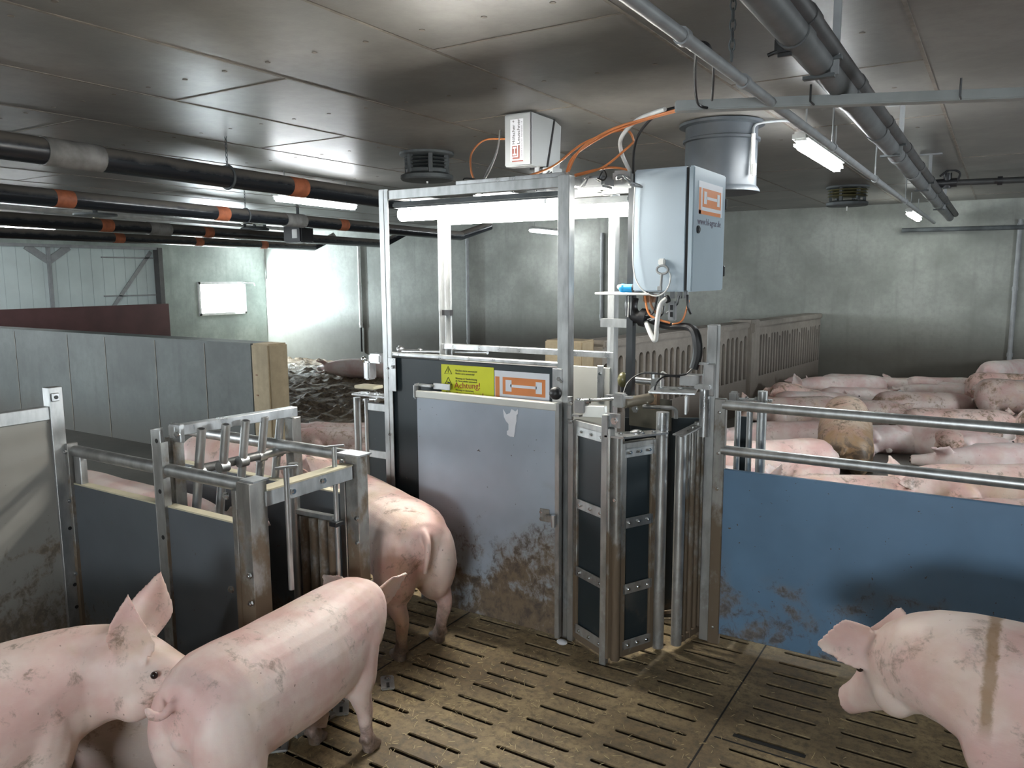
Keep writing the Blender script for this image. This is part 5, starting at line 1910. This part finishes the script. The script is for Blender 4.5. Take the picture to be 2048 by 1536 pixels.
SK_A = skin_mat('pig_skin_clean', dirt=.35, seed=1.0)
SK_B = skin_mat('pig_skin_dusty', pink=(.75, .58, .53), dirt=.55, seed=5.0, ochre=.5)
SK_R = skin_mat('pig_skin_striped', pink=(.74, .585, .54), dirt=.3, seed=9.3, stripe=True)
SK_P = skin_mat('pig_skin_pale', pink=(.67, .56, .545), dirt=.25, seed=3.0, ochre=.15, mucky=None)
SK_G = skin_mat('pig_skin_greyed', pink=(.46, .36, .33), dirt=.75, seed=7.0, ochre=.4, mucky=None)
SK_M = skin_mat('pig_skin_muddy', pink=(.70, .54, .44), dirt=.9, seed=2.0, ochre=.5, mucky=True)
SK_D = skin_mat('pig_skin_soiled', pink=(.62, .46, .42), dirt=.9, seed=13.0, ochre=.3, mucky=None)

NEAR = .0085
p2 = pig_mesh('pig', NEAR, head=(.42, .5), ears=('out', 'out'), legs={'fl': -.03, 'fr': .03, 'hl': .0, 'hr': -.05}, tail='long')
pig(p2, SK_A, -1.85, 1.61, 96, 'large clean pink pig seen from behind, curled tail towards the camera', s=.9, sz=.86, lx=.88)
p3 = pig_mesh('pig', NEAR, head=(-.55, -.02), ears=('up', 'up'), legs={'fl': .04, 'fr': -.03, 'hl': .05, 'hr': -.02}, bend=-.15)
pig(p3, SK_B, -2.31, .76, 76, 'pink pig at the lower left with upright ears, nose behind the clean pig', s=.94)
p1 = pig_mesh('pig', NEAR, head=(.5, .1), ears=('fwd', 'fwd'), legs={'fl': .0, 'fr': .03, 'hl': -.04, 'hr': .03}, bend=.12, tail='hang')
pig(p1, SK_B, -2.47, 2.75, 154, 'dusty pink pig standing in front of the grey station door', s=.97, sz=.94)
p4 = pig_mesh('pig', NEAR, head=(-.5, .52), ears=('lop', 'lop'), legs={'fl': .02, 'fr': -.04, 'hl': -.05, 'hr': .04}, bend=-.1)
pig(p4, SK_R, .37, 2.44, 178, 'pink pig with a brown stripe over its shoulder walking in from the right')
p5 = pig_mesh('pig', .012, head=(0, .15), ears=('lop', 'lop'))
pig(p5, SK_A, -4.05, 3.25, 8, 'brightly lit pink pig behind the race, heading for the station entrance', s=.9)
pig(p5, SK_P, -3.35, 2.01, 2, 'pink pig standing inside the race behind the slate boards', s=1.0, sz=1.04)

FAR = .013
side_a = pig_mesh('pig', FAR, 'side', head=(0, .1), ears=('fwd', 'fwd'), smooth=3)
side_b = pig_mesh('pig', FAR, 'side', head=(0, -.25), ears=('up', 'up'), smooth=3, fat=1.05)
ster_a = pig_mesh('pig', FAR, 'sternal', head=(.3, .25), ears=('lop', 'up'), smooth=3)
ster_b = pig_mesh('pig', FAR, 'sternal', head=(-.5, .30), ears=('out', 'lop'), bend=.3, smooth=3)
sit_a = pig_mesh('pig', FAR, 'sit', fat=1.35, head=(.1, .75), ears=('lop', 'lop'), smooth=3)
stand_a = pig_mesh('pig', FAR, 'stand', head=(.2, .5), ears=('lop', 'lop'), legs={'hl': .08, 'hr': -.06}, smooth=3)
G_ = 'pigs resting in the pen behind the fence'
P_ = {'sa': side_a, 'sb': side_b, 'ta': ster_a, 'tb': ster_b, 'si': sit_a, 'st': stand_a}
PEN = [
    # mesh, skin, x, y, heading, scale, mirrored, label
    ('si', SK_M, -1.08, 7.25, 99, .90, 0, 'pig sitting with its back to the camera, rump caked in brown mud'),
    ('ta', SK_A, -1.42, 6.05, 215, .92, 0, 'brightly lit ochre tinted pig lying behind the round gate pipes'),
    ('ta', SK_P, -1.75, 5.25, 25, .80, 0, 'pale pig rump low behind the fence board, nearest the gate pipes'),
    ('sa', SK_B, -.72, 5.60, 28, .84, 0, 'pig back just above the blue board, in front of the muddy sitting pig'),
    ('ta', SK_B, .05, 6.00, 208, .92, 0, 'pale dusty pig lying along the lower rail at the right, head to the left'),
    ('sb', SK_D, .05, 5.20, 206, .96, 1, 'blotchy dark spotted pig right behind the blue board at the right'),
    ('ta', SK_A, .28, 4.55, 200, .70, 0, 'pale pig back lowest at the right end of the blue board'),
    ('sa', SK_P, -1.68, 7.35, 214, .86, 0, 'clean pink pig on its side with legs out, left of the sitting pig'),
    ('tb', SK_G, -2.0, 8.95, 222, .58, 0, 'greyish small pig curled by the slotted partition'),
    ('si', SK_D, -1.98, 9.70, 225, .62, 0, 'pig with raised ears sitting up against the partition'),
    ('sb', SK_P, -1.75, 9.45, 30, .84, 0, 'long smooth pig just right of the pig sitting by the partition'),
    ('ta', SK_G, -1.78, 8.70, 208, .82, 0, 'grey brown pig lying in front of the long smooth pig'),
    ('tb', SK_G, -1.22, 9.05, 28, .74, 0, 'grey pig with pricked ear behind the muddy sitting pig'),
    ('ta', SK_P, -1.62, 10.50, 210, .92, 1, 'pale pig in the far middle rows with its head towards the partition'),
    ('ta', SK_G, -.70, 9.55, 30, .90, 0, 'brownish grey rounded pig in the middle of the pen'),
    ('sb', SK_P, -.68, 10.75, 208, .86, 0, 'clean pale pig lying just left of the standing pair'),
    ('sa', SK_P, -.78, 7.95, 205, .70, 1, 'pink pig with folded hind legs right of the sitting pig'),
    ('ta', SK_D, -.32, 8.50, 30, .90, 0, 'speckled pig lying between the rails below the standing pigs'),
    ('sb', SK_P, -.34, 7.95, 335, .80, 0, 'pink pig stretched out with its head to the lower right'),
    ('sa', SK_P, .22, 7.25, 200, .92, 0, 'pale pig at the right edge, nose to nose with the stretched pig'),
    ('ta', SK_P, -1.80, 11.25, 230, .66, 0, 'pale pig in the far left corner of the pen'),
    ('sb', SK_P, -1.62, 11.50, 22, .80, 0, 'pale pig lying flat along the back wall, left one'),
    ('sa', SK_P, -1.0, 11.52, 20, .80, 1, 'pale pig lying flat along the back wall, middle one'),
    ('ta', SK_P, -1.20, 11.10, 210, .70, 0, 'small pale pig in the second row from the back wall'),
    ('tb', SK_P, -.62, 11.45, 28, .78, 0, 'pale curled pig near the middle of the back wall'),
    ('sb', SK_P, -1.6, 10.95, 205, .80, 1, 'pale pig in the third row between partition and back wall'),
    ('ta', SK_P, -.30, 11.25, 30, .72, 0, 'pale pig resting just left of the standing pig at the back'),
    ('sa', SK_P, -.10, 11.55, 200, .66, 0, 'pale pig lying against the back wall beside the conduit'),
    ('sb', SK_P, -1.35, 10.05, 24, .84, 0, 'pale pig in the middle rows, just behind the brownish grey rounded pig'),
    ('ta', SK_B, -1.95, 10.35, 38, .70, 0, 'small dusty pig squeezed between the partition and the middle rows'),
    ('sa', SK_D, -.02, 8.0, 28, .80, 0, 'soiled pig on its side behind the lower right pale pig'),
    ('sb', SK_D, .35, 10.2, 25, .70, 0, 'pig lying behind the legs of the two standing pigs'),
    ('st', SK_D, .17, 10.20, 18, .80, 0, 'brown dusted standing pig, left one of the standing pair'),
    ('st', SK_G, .28, 9.60, 8, .80, 0, 'dark greyish standing pig, right one of the standing pair'),
    ('st', SK_P, .12, 11.30, 62, .86, 0, 'pale standing pig seen from behind close to the back wall'),
]
for (k, sk, x, y, a, s_, mir, lab) in PEN:
    pig(P_[k], sk, x, y, a, lab, group=G_, s=s_, mir=bool(mir))
pig(ster_a, SK_G, -2.50, 1.36, 35, 'greyish pig lying mostly hidden behind the upright eared pig', s=.9)
BED = [
    ('ta', SK_G, -5.42, 5.48, 205, .80, 0, 'dusky pig lying in the mud just right of the partition end block', 0),
    ('tb', SK_G, -5.75, 5.85, 30, .72, 0, 'rounded grey pig curled up behind the dusky pig', 0),
    ('ta', SK_G, -6.15, 5.55, 190, .72, 0, 'grey pig half hidden by the partition end block', 0),
    ('sa', SK_P, -9.45, 10.1, 200, .95, 0, 'clean white pig asleep on the manure at the back', .05),
]
for (k, sk, x, y, a, s_, mir, lab, dz) in BED:
    pig(P_[k], sk, x, y, a, lab, group='pigs resting on the manure', s=s_, z=LOWF + .01 + dz)
